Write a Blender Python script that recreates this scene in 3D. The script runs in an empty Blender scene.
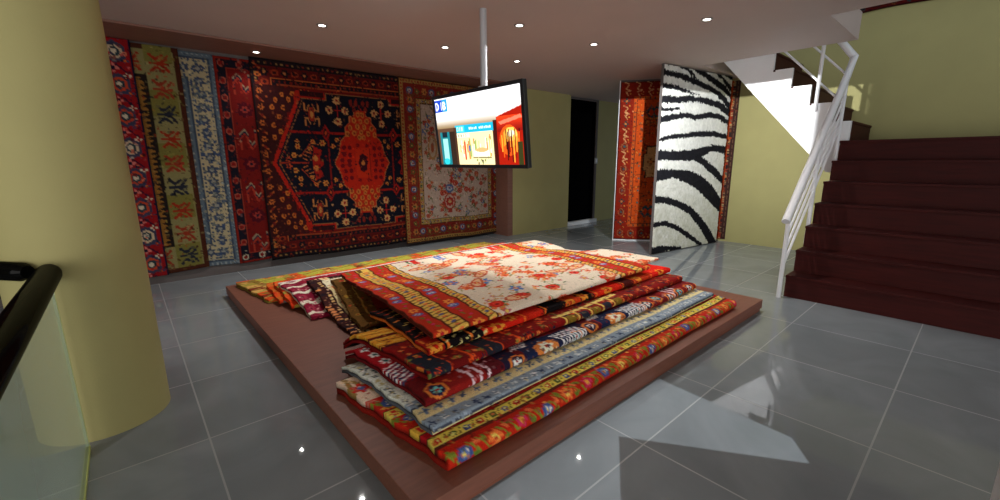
import bpy, math, random
import numpy as np
from mathutils import Vector, Matrix

SC = bpy.context.scene
COL = SC.collection
PI = math.pi

# ------------------------------------------------------------------ camera
YAW, PIT, ROL, FPX = 0.85049, 0.206934, -0.005478, 424.31
Fv = Vector((math.cos(YAW)*math.cos(PIT), math.sin(YAW)*math.cos(PIT), -math.sin(PIT)))
Rv = Vector((math.sin(YAW), -math.cos(YAW), 0)); Uv = Rv.cross(Fv)
R2 = Rv*math.cos(ROL)+Uv*math.sin(ROL); U2 = -Rv*math.sin(ROL)+Uv*math.cos(ROL)
cd = bpy.data.cameras.new('camera'); cam = bpy.data.objects.new('camera', cd); COL.objects.link(cam)
M3 = Matrix((R2, U2, -Fv)).transposed()
cam.matrix_world = Matrix.Translation((0, 0, 1.5)) @ M3.to_4x4()
cd.sensor_width = 36; cd.lens = FPX*36/1000; cd.clip_start = 0.02; cd.clip_end = 200
SC.camera = cam

# ------------------------------------------------------------------ world, light, exposure
SC.view_settings.view_transform = 'Standard'; SC.view_settings.look = 'None'
SC.view_settings.gamma = 1; SC.view_settings.use_curve_mapping = False
SC.view_settings.exposure = 0.15
w = bpy.data.worlds.new('world'); SC.world = w; w.use_nodes = True
w.node_tree.nodes['Background'].inputs[0].default_value = (0.80, 0.90, 1.0, 1)
w.node_tree.nodes['Background'].inputs[1].default_value = 0.45

def area(name, loc, target, sx, sy, power, color=(1, 1, 1)):
    l = bpy.data.lights.new(name, 'AREA'); l.shape = 'RECTANGLE'; l.size = sx; l.size_y = sy
    l.energy = power; l.color = color
    o = bpy.data.objects.new(name, l); COL.objects.link(o); o.location = loc
    o.rotation_euler = (Vector(target)-Vector(loc)).to_track_quat('-Z', 'Y').to_euler(); return o
# unseen area light added behind the viewer to brighten the room
area('rear_fill', (-1.0, -5.2, 0.9), (2.6, 4.0, 2.3), 6.0, 1.6, 200, (1.0, 0.97, 0.92))
# soft unseen area light added to brighten the round column from the left
area('column_fill', (-3.6, 1.6, 1.7), (-0.2, 3.3, 1.3), 2.4, 2.0, 40, (1.0, 0.97, 0.9))

# ------------------------------------------------------------------ materials
def mat(name, rgb, rough=0.6, noise=0.0, nscale=8.0, bump=0.0, bscale=60.0, metal=0.0, spec=0.5, stretch=None, emit=0.0):
    m = bpy.data.materials.new(name); m.use_nodes = True
    nt = m.node_tree; b = nt.nodes['Principled BSDF']
    lin = [((c/255)/12.92 if c/255 <= .04045 else (((c/255)+.055)/1.055)**2.4) for c in rgb]
    b.inputs['Roughness'].default_value = rough; b.inputs['Metallic'].default_value = metal
    b.inputs['Specular IOR Level'].default_value = spec
    tc = nt.nodes.new('ShaderNodeTexCoord'); mp = nt.nodes.new('ShaderNodeMapping')
    nt.links.new(tc.outputs['Object'], mp.inputs[0])
    if stretch: mp.inputs['Scale'].default_value = stretch
    nz = nt.nodes.new('ShaderNodeTexNoise'); nz.inputs['Scale'].default_value = nscale; nz.inputs['Detail'].default_value = 5
    nt.links.new(mp.outputs[0], nz.inputs['Vector'])
    cr = nt.nodes.new('ShaderNodeValToRGB')
    k0, k1 = 1-noise, 1+noise
    cr.color_ramp.elements[0].position = .3; cr.color_ramp.elements[1].position = .7
    cr.color_ramp.elements[0].color = [min(1, c*k0) for c in lin]+[1]
    cr.color_ramp.elements[1].color = [min(1, c*k1) for c in lin]+[1]
    nt.links.new(nz.outputs['Fac'], cr.inputs[0]); nt.links.new(cr.outputs[0], b.inputs['Base Color'])
    if bump > 0:
        n2 = nt.nodes.new('ShaderNodeTexNoise'); n2.inputs['Scale'].default_value = bscale
        nt.links.new(mp.outputs[0], n2.inputs['Vector'])
        bp = nt.nodes.new('ShaderNodeBump'); bp.inputs['Strength'].default_value = bump; bp.inputs['Distance'].default_value = .01
        nt.links.new(n2.outputs['Fac'], bp.inputs['Height']); nt.links.new(bp.outputs[0], b.inputs['Normal'])
    if emit:
        b.inputs['Emission Color'].default_value = lin+[1]; b.inputs['Emission Strength'].default_value = emit
    return m

M_khaki = mat('khaki_paint', (166, 158, 104), .75, .03, 3, .05, 90)
M_ceil = mat('ceiling_paint', (186, 170, 163), .8, .02, 2, .03, 60)
M_white = mat('white_paint', (232, 232, 234), .55, .02, 4)
M_rail = mat('white_rail_paint', (225, 225, 228), .35, .02, 6)
M_backwall = mat('grey_wall_paint', (92, 84, 82), .8, .04, 3)
M_brown = mat('brown_soffit_board', (128, 88, 74), .6, .10, 6, stretch=(.3, 6, 6))
M_plat = mat('brown_wood_laminate', (124, 75, 58), .5, .13, 5, .05, 40, stretch=(1.0, 9, 9))
M_mahog = mat('dark_mahogany', (58, 13, 10), .6, .25, 6, .04, 30, stretch=(6, .6, 6), spec=.2)
M_black = mat('doorway_dark', (6, 6, 7), .9, .1, 5, spec=.0)
M_tvframe = mat('charcoal_plastic', (34, 36, 40), .35, .05, 9)
M_pole = mat('brushed_pole', (190, 190, 194), .35, .04, 12, metal=.3)
M_blackrail = mat('black_lacquer', (8, 8, 8), .3, .08, 10, spec=.02)
M_blackrail.node_tree.nodes['Principled BSDF'].inputs['IOR'].default_value = 1.06
M_blackrail.node_tree.nodes['Principled BSDF'].inputs['Coat Weight'].default_value = .12
M_switch = mat('pale_plastic', (170, 172, 170), .5, .02, 8)
M_chrome = mat('satin_ring', (150, 148, 146), .3, .02, 8, metal=.6)
M_glow = mat('lamp_lens', (255, 250, 240), .4, emit=9.0)
M_jamb = mat('pale_grey_stone', (224, 226, 228), .6, .04, 5)
M_carpetback = mat('rug_backing', (80, 62, 50), .95, .15, 60, .3, 200)

def glass_mat():
    m = bpy.data.materials.new('green_tinted_glass'); m.use_nodes = True; nt = m.node_tree
    b = nt.nodes['Principled BSDF']; b.inputs['Base Color'].default_value = (.50, .66, .50, 1)
    b.inputs['Roughness'].default_value = .12; b.inputs['IOR'].default_value = 1.45
    b.inputs['Alpha'].default_value = .50
    tc = nt.nodes.new('ShaderNodeTexCoord'); nz = nt.nodes.new('ShaderNodeTexNoise'); nz.inputs['Scale'].default_value = 2.0
    nt.links.new(tc.outputs['Object'], nz.inputs['Vector'])
    cr = nt.nodes.new('ShaderNodeValToRGB'); cr.color_ramp.elements[0].color = (.64, .84, .72, 1); cr.color_ramp.elements[1].color = (.76, .92, .82, 1)
    nt.links.new(nz.outputs['Fac'], cr.inputs[0]); nt.links.new(cr.outputs[0], b.inputs['Base Color'])
    return m
M_glass = glass_mat()
M_glassedge = mat('green_glass_edge', (196, 206, 120), .3, .03, 6)

def floor_mat():
    m = bpy.data.materials.new('grey_floor_tiles'); m.use_nodes = True; nt = m.node_tree; N = nt.nodes; L = nt.links
    b = N['Principled BSDF']
    tc = N.new('ShaderNodeTexCoord'); sx = N.new('ShaderNodeSeparateXYZ'); L.new(tc.outputs['Object'], sx.inputs[0])
    def mth(op, a, c=None):
        n = N.new('ShaderNodeMath'); n.operation = op
        for i, v in enumerate((a, c)):
            if v is None: continue
            if isinstance(v, (int, float)): n.inputs[i].default_value = v
            else: L.new(v, n.inputs[i])
        return n.outputs[0]
    def cell(o, off, size):
        v = mth('DIVIDE', mth('SUBTRACT', o, off), size); fl = mth('FLOOR', v); fr = mth('SUBTRACT', v, fl)
        d = mth('MULTIPLY', mth('MINIMUM', fr, mth('SUBTRACT', 1.0, fr)), size)
        return fl, d
    fx, dx = cell(sx.outputs[0], .165, .872); fy, dy = cell(sx.outputs[1], .2, .814)
    g = mth('LESS_THAN', mth('MINIMUM', dx, dy), .0045)
    cmb = N.new('ShaderNodeCombineXYZ'); L.new(fx, cmb.inputs[0]); L.new(fy, cmb.inputs[1])
    wn = N.new('ShaderNodeTexWhiteNoise'); L.new(cmb.outputs[0], wn.inputs['Vector'])
    nz = N.new('ShaderNodeTexNoise'); nz.inputs['Scale'].default_value = 1.6; nz.inputs['Detail'].default_value = 7; nz.inputs['Distortion'].default_value = 1.5
    L.new(tc.outputs['Object'], nz.inputs['Vector'])
    cr = N.new('ShaderNodeValToRGB'); cr.color_ramp.elements[0].position = .3; cr.color_ramp.elements[1].position = .72
    cr.color_ramp.elements[0].color = (.20, .226, .242, 1); cr.color_ramp.elements[1].color = (.26, .288, .306, 1)
    L.new(nz.outputs['Fac'], cr.inputs[0])
    hs = N.new('ShaderNodeHueSaturation'); L.new(cr.outputs[0], hs.inputs['Color'])
    L.new(mth('ADD', mth('MULTIPLY', wn.outputs['Value'], .14), .93), hs.inputs['Value'])
    mx = N.new('ShaderNodeMix'); mx.data_type = 'RGBA'; L.new(g, mx.inputs['Factor']); L.new(hs.outputs[0], mx.inputs['A'])
    mx.inputs['B'].default_value = (.34, .36, .37, 1)
    L.new(mx.outputs['Result'], b.inputs['Base Color'])
    L.new(mth('ADD', mth('MULTIPLY', g, .4), mth('MULTIPLY', nz.outputs['Fac'], .06)), b.inputs['Roughness'])
    b.inputs['IOR'].default_value = 1.42
    bp = N.new('ShaderNodeBump'); bp.inputs['Strength'].default_value = .35; bp.inputs['Distance'].default_value = .003; bp.invert = True
    L.new(g, bp.inputs['Height']); L.new(bp.outputs[0], b.inputs['Normal'])
    return m
M_floor = floor_mat()

def rug_mat(name='woven_rug', rough=.92, bstr=.5, var=.16, sat=1.0, emis=False):
    """colour of the woven pattern sits in the mesh's colour attribute; fibre noise and weave bump are procedural"""
    m = bpy.data.materials.new(name); m.use_nodes = True; nt = m.node_tree; N = nt.nodes; L = nt.links
    b = N['Principled BSDF']; b.inputs['Roughness'].default_value = rough
    b.inputs['Specular IOR Level'].default_value = .12
    at = N.new('ShaderNodeVertexColor'); at.layer_name = 'Col'
    tc = N.new('ShaderNodeTexCoord'); nz = N.new('ShaderNodeTexNoise'); nz.inputs['Scale'].default_value = 130; nz.inputs['Detail'].default_value = 3
    L.new(tc.outputs['Object'], nz.inputs['Vector'])
    mr = N.new('ShaderNodeMapRange'); mr.inputs['To Min'].default_value = 1-var; mr.inputs['To Max'].default_value = 1+var
    mr.inputs['From Min'].default_value = .3; mr.inputs['From Max'].default_value = .7
    L.new(nz.outputs['Fac'], mr.inputs['Value'])
    hs = N.new('ShaderNodeHueSaturation'); hs.inputs['Saturation'].default_value = sat
    L.new(at.outputs['Color'], hs.inputs['Color']); L.new(mr.outputs[0], hs.inputs['Value'])
    L.new(hs.outputs[0], b.inputs['Base Color'])
    bp = N.new('ShaderNodeBump'); bp.inputs['Strength'].default_value = bstr; bp.inputs['Distance'].default_value = .004
    L.new(nz.outputs['Fac'], bp.inputs['Height']); L.new(bp.outputs[0], b.inputs['Normal'])
    return m
M_rug = rug_mat()
M_pile = rug_mat('thick_woven_rug', sat=1.0)
M_fur = rug_mat('shaggy_fur', .95, .8, .12)
def screen_mat():
    m = bpy.data.materials.new('lit_screen'); m.use_nodes = True; nt = m.node_tree; N = nt.nodes; L = nt.links
    b = N['Principled BSDF']; b.inputs['Base Color'].default_value = (.01, .01, .01, 1); b.inputs['Roughness'].default_value = .25
    at = N.new('ShaderNodeVertexColor'); at.layer_name = 'Col'
    L.new(at.outputs['Color'], b.inputs['Emission Color']); b.inputs['Emission Strength'].default_value = 1.5
    return m
M_screen = screen_mat()

# ------------------------------------------------------------------ object helpers
def tag(o, label=None, cat=None, group=None, kind=None):
    if label: o['label'] = label
    if cat: o['category'] = cat
    if group: o['group'] = group
    if kind: o['kind'] = kind
    return o
def empty(name, loc=(0, 0, 0)):
    o = bpy.data.objects.new(name, None); COL.objects.link(o); o.location = loc; o.empty_display_size = .1; return o
class MB:
    """collects verts and faces for ONE mesh"""
    def __init__(s): s.v = []; s.f = []
    def box(s, x0, x1, y0, y1, z0, z1):
        n = len(s.v); s.v += [(x, y, z) for x in (x0, x1) for y in (y0, y1) for z in (z0, z1)]
        s.f += [tuple(n+i for i in q) for q in ((0, 1, 3, 2), (4, 6, 7, 5), (0, 4, 5, 1), (2, 3, 7, 6), (0, 2, 6, 4), (1, 5, 7, 3))]; return s
    def prism(s, pts, axis, a, b):
        """polygon pts in the plane normal to axis, from a to b"""
        def P(p, t): return {'x': (t, p[0], p[1]), 'y': (p[0], t, p[1]), 'z': (p[0], p[1], t)}[axis]
        n = len(s.v); k = len(pts)
        s.v += [P(p, a) for p in pts]+[P(p, b) for p in pts]
        s.f += [tuple(range(n, n+k)), tuple(range(n+2*k-1, n+k-1, -1))]
        s.f += [(n+i, n+(i+1) % k, n+k+(i+1) % k, n+k+i) for i in range(k)]; return s
    def tube(s, path, r, seg=16, cap=True):
        path = [Vector(p) for p in path]; n0 = len(s.v); k = len(path)
        rs = r if isinstance(r, (list, tuple)) else [r]*k
        for i, p in enumerate(path):
            if i == 0: d = path[1]-p
            elif i == k-1: d = p-path[i-1]
            else: d = (path[i+1]-p).normalized()+(p-path[i-1]).normalized()
            d.normalize(); up = Vector((0, 0, 1)) if abs(d.z) < .97 else Vector((0, 1, 0))
            a = d.cross(up).normalized(); b = a.cross(d)
            mi = 1.0
            if 0 < i < k-1:
                c = max(.3, d.dot((p-path[i-1]).normalized())); mi = 1/c
            for j in range(seg):
                t = 2*PI*j/seg; s.v.append(tuple(p+(a*math.cos(t)+b*math.sin(t))*rs[i]*(1 if mi == 1 else min(mi, 1.3))))
        for i in range(k-1):
            for j in range(seg):
                j2 = (j+1) % seg; s.f.append((n0+i*seg+j, n0+i*seg+j2, n0+(i+1)*seg+j2, n0+(i+1)*seg+j))
        if cap:
            s.f.append(tuple(n0+j for j in range(seg-1, -1, -1))); s.f.append(tuple(n0+(k-1)*seg+j for j in range(seg)))
        return s
    def build(s, name, m, parent=None, bevel=0, smooth=False):
        me = bpy.data.meshes.new(name); me.from_pydata(s.v, [], s.f); me.update()
        import bmesh
        bm = bmesh.new(); bm.from_mesh(me); bmesh.ops.recalc_face_normals(bm, faces=bm.faces); bm.to_mesh(me); bm.free()
        o = bpy.data.objects.new(name, me); COL.objects.link(o); me.materials.append(m)
        if parent: 
            o.parent = parent
            for vv in me.vertices: vv.co -= parent.location
        if bevel:
            bv = o.modifiers.new('bevel', 'BEVEL'); bv.width = bevel; bv.segments = 2; bv.limit_method = 'ANGLE'
        if smooth:
            for p in me.polygons: p.use_smooth = True
            me.set_sharp_from_angle(angle=math.radians(40))
        return o
def box(name, m, x0, x1, y0, y1, z0, z1, parent=None, bevel=0): return MB().box(x0, x1, y0, y1, z0, z1).build(name, m, parent, bevel)

def np_mesh(name, V, Q, colors, m, parent=None, smooth=True):
    """V (n,3) verts, Q (k,4) quads, colors (n,3) sRGB 0..1"""
    me = bpy.data.meshes.new(name)
    me.vertices.add(len(V)); me.vertices.foreach_set('co', np.asarray(V, np.float32).ravel())
    me.loops.add(Q.size); me.loops.foreach_set('vertex_index', Q.astype(np.int32).ravel())
    me.polygons.add(len(Q)); me.polygons.foreach_set('loop_start', np.arange(0, Q.size, 4, dtype=np.int32))
    me.polygons.foreach_set('use_smooth', np.ones(len(Q), bool) if smooth else np.zeros(len(Q), bool))
    me.update(calc_edges=True)
    if colors is not None:
        ca = me.color_attributes.new('Col', 'BYTE_COLOR', 'POINT')
        c4 = np.ones((len(V), 4), np.float32); c4[:, :3] = np.clip(colors, 0, 1)
        ca.data.foreach_set('color_srgb', c4.ravel())
    me.materials.append(m); me.validate()
    o = bpy.data.objects.new(name, me); COL.objects.link(o)
    if parent: o.parent = parent
    return o
def grid_quads(n, m, off=0, flip=False):
    i, j = np.meshgrid(np.arange(n-1), np.arange(m-1), indexing='ij')
    a = (i*m+j).ravel()+off; q = np.stack([a, a+m, a+m+1, a+1], 1)
    return q[:, ::-1] if flip else q

# ------------------------------------------------------------------ pattern painter (sRGB 0-255 canvases in metres)
class Cv:
    def __init__(s, w, h, bg, res=150):
        s.w, s.h, s.r = w, h, res
        s.a = np.zeros((max(2, int(h*res)), max(2, int(w*res)), 3), np.float32); s.a[:] = bg
        s.H, s.W = s.a.shape[:2]
    def _sub(s, x0, x1, y0, y1):
        i0 = max(0, int(math.floor(y0*s.r))-1); i1 = min(s.H, int(math.ceil(y1*s.r))+2)
        j0 = max(0, int(math.floor(x0*s.r))-1); j1 = min(s.W, int(math.ceil(x1*s.r))+2)
        if i1 <= i0 or j1 <= j0: return None
        Y, X = np.mgrid[i0:i1, j0:j1]; return i0, i1, j0, j1, (X+.5)/s.r, (Y+.5)/s.r
    def _put(s, q, mask, c): s.a[q[0]:q[1], q[2]:q[3]][mask] = c
    def rect(s, x0, y0, x1, y1, c):
        q = s._sub(x0, x1, y0, y1)
        if q: s._put(q, (q[4] >= x0) & (q[4] <= x1) & (q[5] >= y0) & (q[5] <= y1), c)
    def ell(s, x, y, rx, ry, c, ang=0.):
        R = max(rx, ry); q = s._sub(x-R, x+R, y-R, y+R)
        if q:
            ca, sa = math.cos(ang), math.sin(ang); dx, dy = q[4]-x, q[5]-y
            s._put(q, ((dx*ca+dy*sa)/rx)**2+((-dx*sa+dy*ca)/ry)**2 <= 1, c)
    def poly(s, pts, c):
        xs = [p[0] for p in pts]; ys = [p[1] for p in pts]; q = s._sub(min(xs), max(xs), min(ys), max(ys))
        if not q: return
        ins = np.zeros(q[4].shape, bool); k = len(pts)
        for i in range(k):
            x0, y0 = pts[i]; x1, y1 = pts[(i+1) % k]
            if y0 == y1: continue
            ins ^= ((q[5] < y0) != (q[5] < y1)) & (q[4] < (x1-x0)*(q[5]-y0)/(y1-y0)+x0)
        s._put(q, ins, c)
    def line(s, pts, w, c):
        for (x0, y0), (x1, y1) in zip(pts[:-1], pts[1:]):
            q = s._sub(min(x0, x1)-w, max(x0, x1)+w, min(y0, y1)-w, max(y0, y1)+w)
            if not q: continue
            dx, dy = x1-x0, y1-y0; L2 = dx*dx+dy*dy+1e-9
            t = np.clip(((q[4]-x0)*dx+(q[5]-y0)*dy)/L2, 0, 1)
            s._put(q, (q[4]-x0-t*dx)**2+(q[5]-y0-t*dy)**2 <= (w/2)**2, c)
    def frame(s, i0, i1, c):
        Y, X = np.mgrid[0:s.H, 0:s.W]; X = (X+.5)/s.r; Y = (Y+.5)/s.r
        d = np.minimum(np.minimum(X, s.w-X), np.minimum(Y, s.h-Y)); s.a[(d >= i0) & (d < i1)] = c
    def diamond(s, x, y, rx, ry, c): s.poly([(x-rx, y), (x, y-ry), (x+rx, y), (x, y+ry)], c)
    def hexa(s, x, y, rx, ry, c, k=.5): s.poly([(x-rx, y-ry*k), (x, y-ry), (x+rx, y-ry*k), (x+rx, y+ry*k), (x, y+ry), (x-rx, y+ry*k)], c)
    def flower(s, x, y, r, c1, c2, n=6, a0=0.):
        for k in range(n):
            a = a0+2*PI*k/n; s.ell(x+r*.62*math.cos(a), y+r*.62*math.sin(a), r*.42, r*.3, c1, a)
        s.ell(x, y, r*.36, r*.36, c2)
    def rose(s, x, y, r, c1, c2, c3): s.ell(x, y, r, r*.9, c1); s.ell(x, y, r*.62, r*.55, c2); s.ell(x, y, r*.3, r*.28, c3)
    def ess(s, x, y, r, c, w=.3, horiz=False):
        p = [(.9, -.8), (-.3, -.9), (-.9, -.3), (-.2, 0), (.2, 0), (.9, .3), (.3, .9), (-.9, .8)]
        if horiz: p = [(b, a) for a, b in p]
        s.line([(x+a*r, y+b*r) for a, b in p], w*r, c)
    def kay(s, x, y, r, c, w=.26):
        for sg in (-1, 1):
            s.line([(x-.9*r, y+sg*r), (x-.35*r, y+sg*.45*r), (x+.3*r, y+sg*.95*r)], w*r, c)
            s.line([(x+.9*r, y+sg*.95*r), (x+.45*r, y+sg*.35*r), (x-.1*r, y)], w*r, c)
        s.line([(x-.9*r, y), (x+.9*r, y)], w*r, c); s.ell(x, y, .3*r, .3*r, c)
    def ring(s, inset, step, fn):
        """fn(x, y, i, along_x) around the border ring"""
        x0, x1, y0, y1 = inset, s.w-inset, inset, s.h-inset; i = 0
        nx = max(1, round((x1-x0)/step)); ny = max(1, round((y1-y0)/step))
        for k in range(nx+1):
            for y in (y0, y1): fn(x0+(x1-x0)*k/nx, y, i, True); i += 1
        for k in range(1, ny):
            for x in (x0, x1): fn(x, y0+(y1-y0)*k/ny, i, False); i += 1
    def rnd_flowers(s, x0, y0, x1, y1, n, cols, r0, r1, rnd, vine=None):
        for _ in range(n):
            x = rnd.uniform(x0, x1); y = rnd.uniform(y0, y1); r = rnd.uniform(r0, r1); c = rnd.choice(cols); c2 = rnd.choice(cols)
            if vine:
                a = rnd.uniform(0, 2*PI); p = [(x, y)]
                for k in range(3):
                    a += rnd.uniform(-.9, .9); p.append((p[-1][0]+r*1.1*math.cos(a), p[-1][1]+r*1.1*math.sin(a)))
                s.line(p, r*.22, vine)
            t = rnd.random()
            if t < .5: s.flower(x, y, r, c, c2, rnd.choice((4, 5, 6, 8)), rnd.uniform(0, 1))
            elif t < .75: s.rose(x, y, r*.7, c, c2, rnd.choice(cols))
            else: s.ell(x, y, r*.8, r*.35, c, rnd.uniform(0, PI))
    def mirror(s, h=True, v=True):
        if h: s.a[:, s.W-s.W//2:] = s.a[:, :s.W//2][:, ::-1]
        if v: s.a[s.H-s.H//2:] = s.a[:s.H//2][::-1]
    def sample(s, u, v):
        i = np.clip((np.asarray(v)*s.r).astype(int), 0, s.H-1); j = np.clip((np.asarray(u)*s.r).astype(int), 0, s.W-1)
        return s.a[i, j]/255.

def speckle(cv, seed=0, dens=900, r0=.006, r1=.013, amt=.55):
    """small woven knots in neighbouring tones all over the design"""
    rr = np.random.RandomState(seed); n = int(cv.w*cv.h*dens); X = rr.rand(n)*cv.w; Y = rr.rand(n)*cv.h; src = cv.a.copy()
    ofs = rr.randint(-14, 15, (n, 2)); rad = rr.uniform(r0, r1, n); el = rr.uniform(.4, 1, n); an = rr.uniform(0, 3.14, n); br = rr.uniform(.55, 1.35, n)
    for k in range(n):
        i = min(cv.H-1, max(0, int(Y[k]*cv.r)+ofs[k, 0])); j = min(cv.W-1, max(0, int(X[k]*cv.r)+ofs[k, 1]))
        i0 = min(cv.H-1, int(Y[k]*cv.r)); j0 = min(cv.W-1, int(X[k]*cv.r))
        c = src[i, j]*amt*br[k]+src[i0, j0]*(1-amt)
        cv.ell(X[k], Y[k], rad[k], rad[k]*el[k], np.clip(c, 0, 245), an[k])
    return cv

# palette
RED = (166, 26, 20); DRED = (112, 16, 16); ORED = (196, 50, 20); ORG = (216, 104, 36); NAVY = (22, 24, 46); BLK = (18, 14, 16)
CRM = (222, 206, 176); GOLD = (212, 168, 62); YEL = (224, 192, 84); BLU = (70, 98, 158); LBLU = (128, 150, 190); GRN = (92, 108, 46)
TEAL = (40, 92, 96); WHT = (232, 228, 220); GRY = (130, 142, 152); MAR = (104, 18, 40); BRN = (92, 48, 26); OLV = (164, 160, 52); PNK = (222, 150, 130)

# ------------------------------------------------------------------ room shell
box('floor', M_floor, -5, 13, -6, 9.5, -.06, 0)['kind'] = 'structure'
c = MB().prism([(-5, -6), (5.515, -6), (5.515, 1.285), (6.86, 1.285), (6.86, 3.12), (13, 3.12), (13, 9.5), (-5, 9.5)], 'z', 2.9, 3.2).build('ceiling', M_ceil); c['kind'] = 'structure'
box('trim_1', M_brown, -5, 5.88, 6.02, 6.76, 2.875, 2.898)['kind'] = 'structure'
box('wall_back', M_backwall, -5, 5.74, 6.76, 6.9, 0, 2.9)['kind'] = 'structure'
box('trim_2', M_brown, 5.74, 5.875, 6.3, 6.9, 0, 2.874)['kind'] = 'structure'
box('wall_passage', M_khaki, 5.88, 7.62, 6.3, 6.92, 0, 2.9)['kind'] = 'structure'
box('wall_behind_door', M_khaki, 7.5, 13, 7.0, 7.15, 0, 2.9)['kind'] = 'structure'
box('wall_door_side', M_khaki, 8.79, 9.6, 6.42, 6.9, 0, 2.9)['kind'] = 'structure'
box('wall_right', M_khaki, 8.36, 8.5, -6, 3.9, 0, 5.6)['kind'] = 'structure'
box('wall_left', M_khaki, -5, -4.86, 2.8, 6.75, 0, 2.9)['kind'] = 'structure'
col = MB().tube([(-.26, 3.33, 0), (-.26, 3.33, 2.9)], .30, 96).build('column', M_khaki, smooth=True); col['kind'] = 'structure'
# doorway
d = empty('door_1', (8.2, 6.45, 0)); d['kind'] = 'structure'
box('doorway_dark_panel', M_black, 7.70, 8.70, 6.42, 6.47, .085, 2.86, d, .004)  # flat black panel stands in for the shade inside the open doorway
fr = MB().box(7.625, 7.695, 6.40, 6.49, 0, 2.895); fr.box(8.705, 8.78, 6.40, 6.49, 0, 2.895); fr.box(7.695, 8.705, 6.40, 6.49, 2.85, 2.895)
fr.build('door_frame', M_backwall, d)
box('threshold', M_jamb, 7.625, 8.78, 6.33, 6.50, 0.001, .08, d)
ls = empty('light_switch', (8.74, 6.39, 1.45)); tag(ls, 'small pale square switch plate at the edge of the dark doorway', 'light switch')
box('switch_plate', M_switch, 8.68, 8.80, 6.385, 6.398, 1.42, 1.56, ls, .004)
box('switch_rocker', M_white, 8.71, 8.77, 6.378, 6.388, 1.45, 1.53, ls, .003)
# end of a low white wall in the right foreground
p = MB().box(1.70, 2.0, -.60, -.161, 0, 1.0).build('trim_3', M_jamb, bevel=.006); p['kind'] = 'structure'

# ------------------------------------------------------------------ stairs
RS, TR, X0, YS = .247, .26, 5.384, 1.327
st = empty('staircase', (6.9, 0, 0)); tag(st, 'wide dark mahogany staircase turning at a landing against the khaki wall', 'stairs')
for k in range(1, 8):
    xa = X0+TR*(k-1); m_ = MB(); top = RS*k
    m_.box(xa, 8.355, -1.6, YS-.004, top-RS+.001 if k > 1 else .001, top-.028)
    s_ = m_.build('step', M_mahog, st)
    tr_ = MB().box(xa-.014, 8.355 if k == 7 else xa+TR+.004, -1.6, YS, top-.028, top).build('tread', M_mahog, s_, .003)
    for vv in tr_.data.vertices: vv.co -= st.location
YN = lambda n: 1.26+.24*(n-8)
XS = 7.05
prof = [(1.262, RS*7-.4)]
for n in range(8, 14):
    prof.append((YN(n), RS*n-RS)); prof.append((YN(n), RS*n))
prof += [(YN(14), RS*13), (YN(14), RS*13-.02), (3.12, 3.18), (1.45, 1.33)]
MB().prism([(1.262, 1.33)]+prof[1:], 'x', XS, XS+.05).build('stringer', M_white, st)
soff = [(1.34, 1.34), (1.45, 1.34), (3.1, 3.16), (3.1, 3.20), (1.34, 1.45)]
MB().prism(soff, 'x', XS+.051, 8.355).build('soffit', M_white, st)
for n in range(8, 13):
    y = YN(n)
    s_ = box('upper_step', M_mahog, XS+.052, 8.355, y, min(y+.5, 1.40+(RS*(n-1)-1.34)/1.103), RS*(n-1)+.001, RS*n-.03, st)
    t_ = box('upper_tread', M_mahog, XS-.012, 8.355, y+.21, y+.235, RS*n-.022, RS*n+.003, s_, .002)
    for vv in t_.data.vertices: vv.co -= st.location
    t_ = box('upper_tread', M_mahog, XS+.051, 8.355, y-.012, y+.24, RS*n-.03, RS*n, s_, .002)
    for vv in t_.data.vertices: vv.co -= st.location

SL = RS/TR
rl = empty('stair_railing', (X0, YS-.02, 0)); tag(rl, 'white painted metal stair railing with three thin rails beside the mahogany steps', 'railing')
yr = YS+.022
def zr(x, h): return (x-X0)*SL+h
xa, xb = 5.20, 6.93
hp = [(xa, yr, zr(xa, 1.03)), (xb, yr, zr(xb, 1.05)), (7.03, yr-.02, 2.74), (7.03, 1.60, 3.10), (7.03, 2.2, 3.72)]
MB().tube(hp, .040, 20).build('handrail', M_rail, rl, smooth=True)
for i, off in enumerate((.26, .43, .60)):
    MB().tube([(5.30, yr, zr(5.30, 1.03-off)), (xb+.03, yr, zr(xb+.03, 1.05-off))], .014, 10).build('rail', M_rail, rl, smooth=True)
for x in (5.30, 6.11, 6.93):
    zb = 0.0 if x < X0 else RS*math.ceil((x-X0)/TR+1e-6)
    MB().tube([(x, yr, max(0, zb-.25)), (x, yr, zr(x, 1.02))], .022, 14).build('post', M_rail, rl, smooth=True)
for y in (1.66, 2.5):
    n = math.floor((y-1.26)/.24)+8
    MB().tube([(7.03, y, RS*n-.10), (7.03, y, 3.10+(y-1.60)*1.03)], .022, 14).build('post', M_rail, rl, smooth=True)
for off in (.34, .68):
    MB().tube([(7.03, 1.36, 2.86-off), (7.03, 2.6, 2.86-off+1.24*1.03)], .014, 10).build('rail', M_rail, rl, smooth=True)

# ------------------------------------------------------------------ glass balustrade at the left
gb = empty('glass_balustrade', (-.335, 1.6, 0)); tag(gb, 'green tinted glass balustrade panel under a black handrail beside the column', 'balustrade')
box('glass_panel', M_glass, -.342, -.330, .55, 2.96, .02, .93, gb)
box('glass_edge', M_glassedge, -.343, -.329, 2.961, 2.968, .02, .93, gb)
box('glass_foot', M_glassedge, -.346, -.326, .55, 2.965, .002, .02, gb)
MB().tube([(-.336, .2, .97), (-.336, 2.95, .97), (-.336, 2.99, .97), (-.336, 3.02, .97)], [.05, .05, .047, .035], 28).build('handrail', M_blackrail, gb, smooth=True)
gb2 = empty('side_handrail', (-1.2, 3.7, 0)); tag(gb2, 'short black tubular handrail at the far left edge ending in front of the column', 'handrail')
MB().tube([(-.405, 3.005, .985), (-.43, 3.035, .985), (-1.20, 3.99, .985)], [.030, .046, .046], 24).build('handrail_tube', M_blackrail, gb2, smooth=True)
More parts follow.
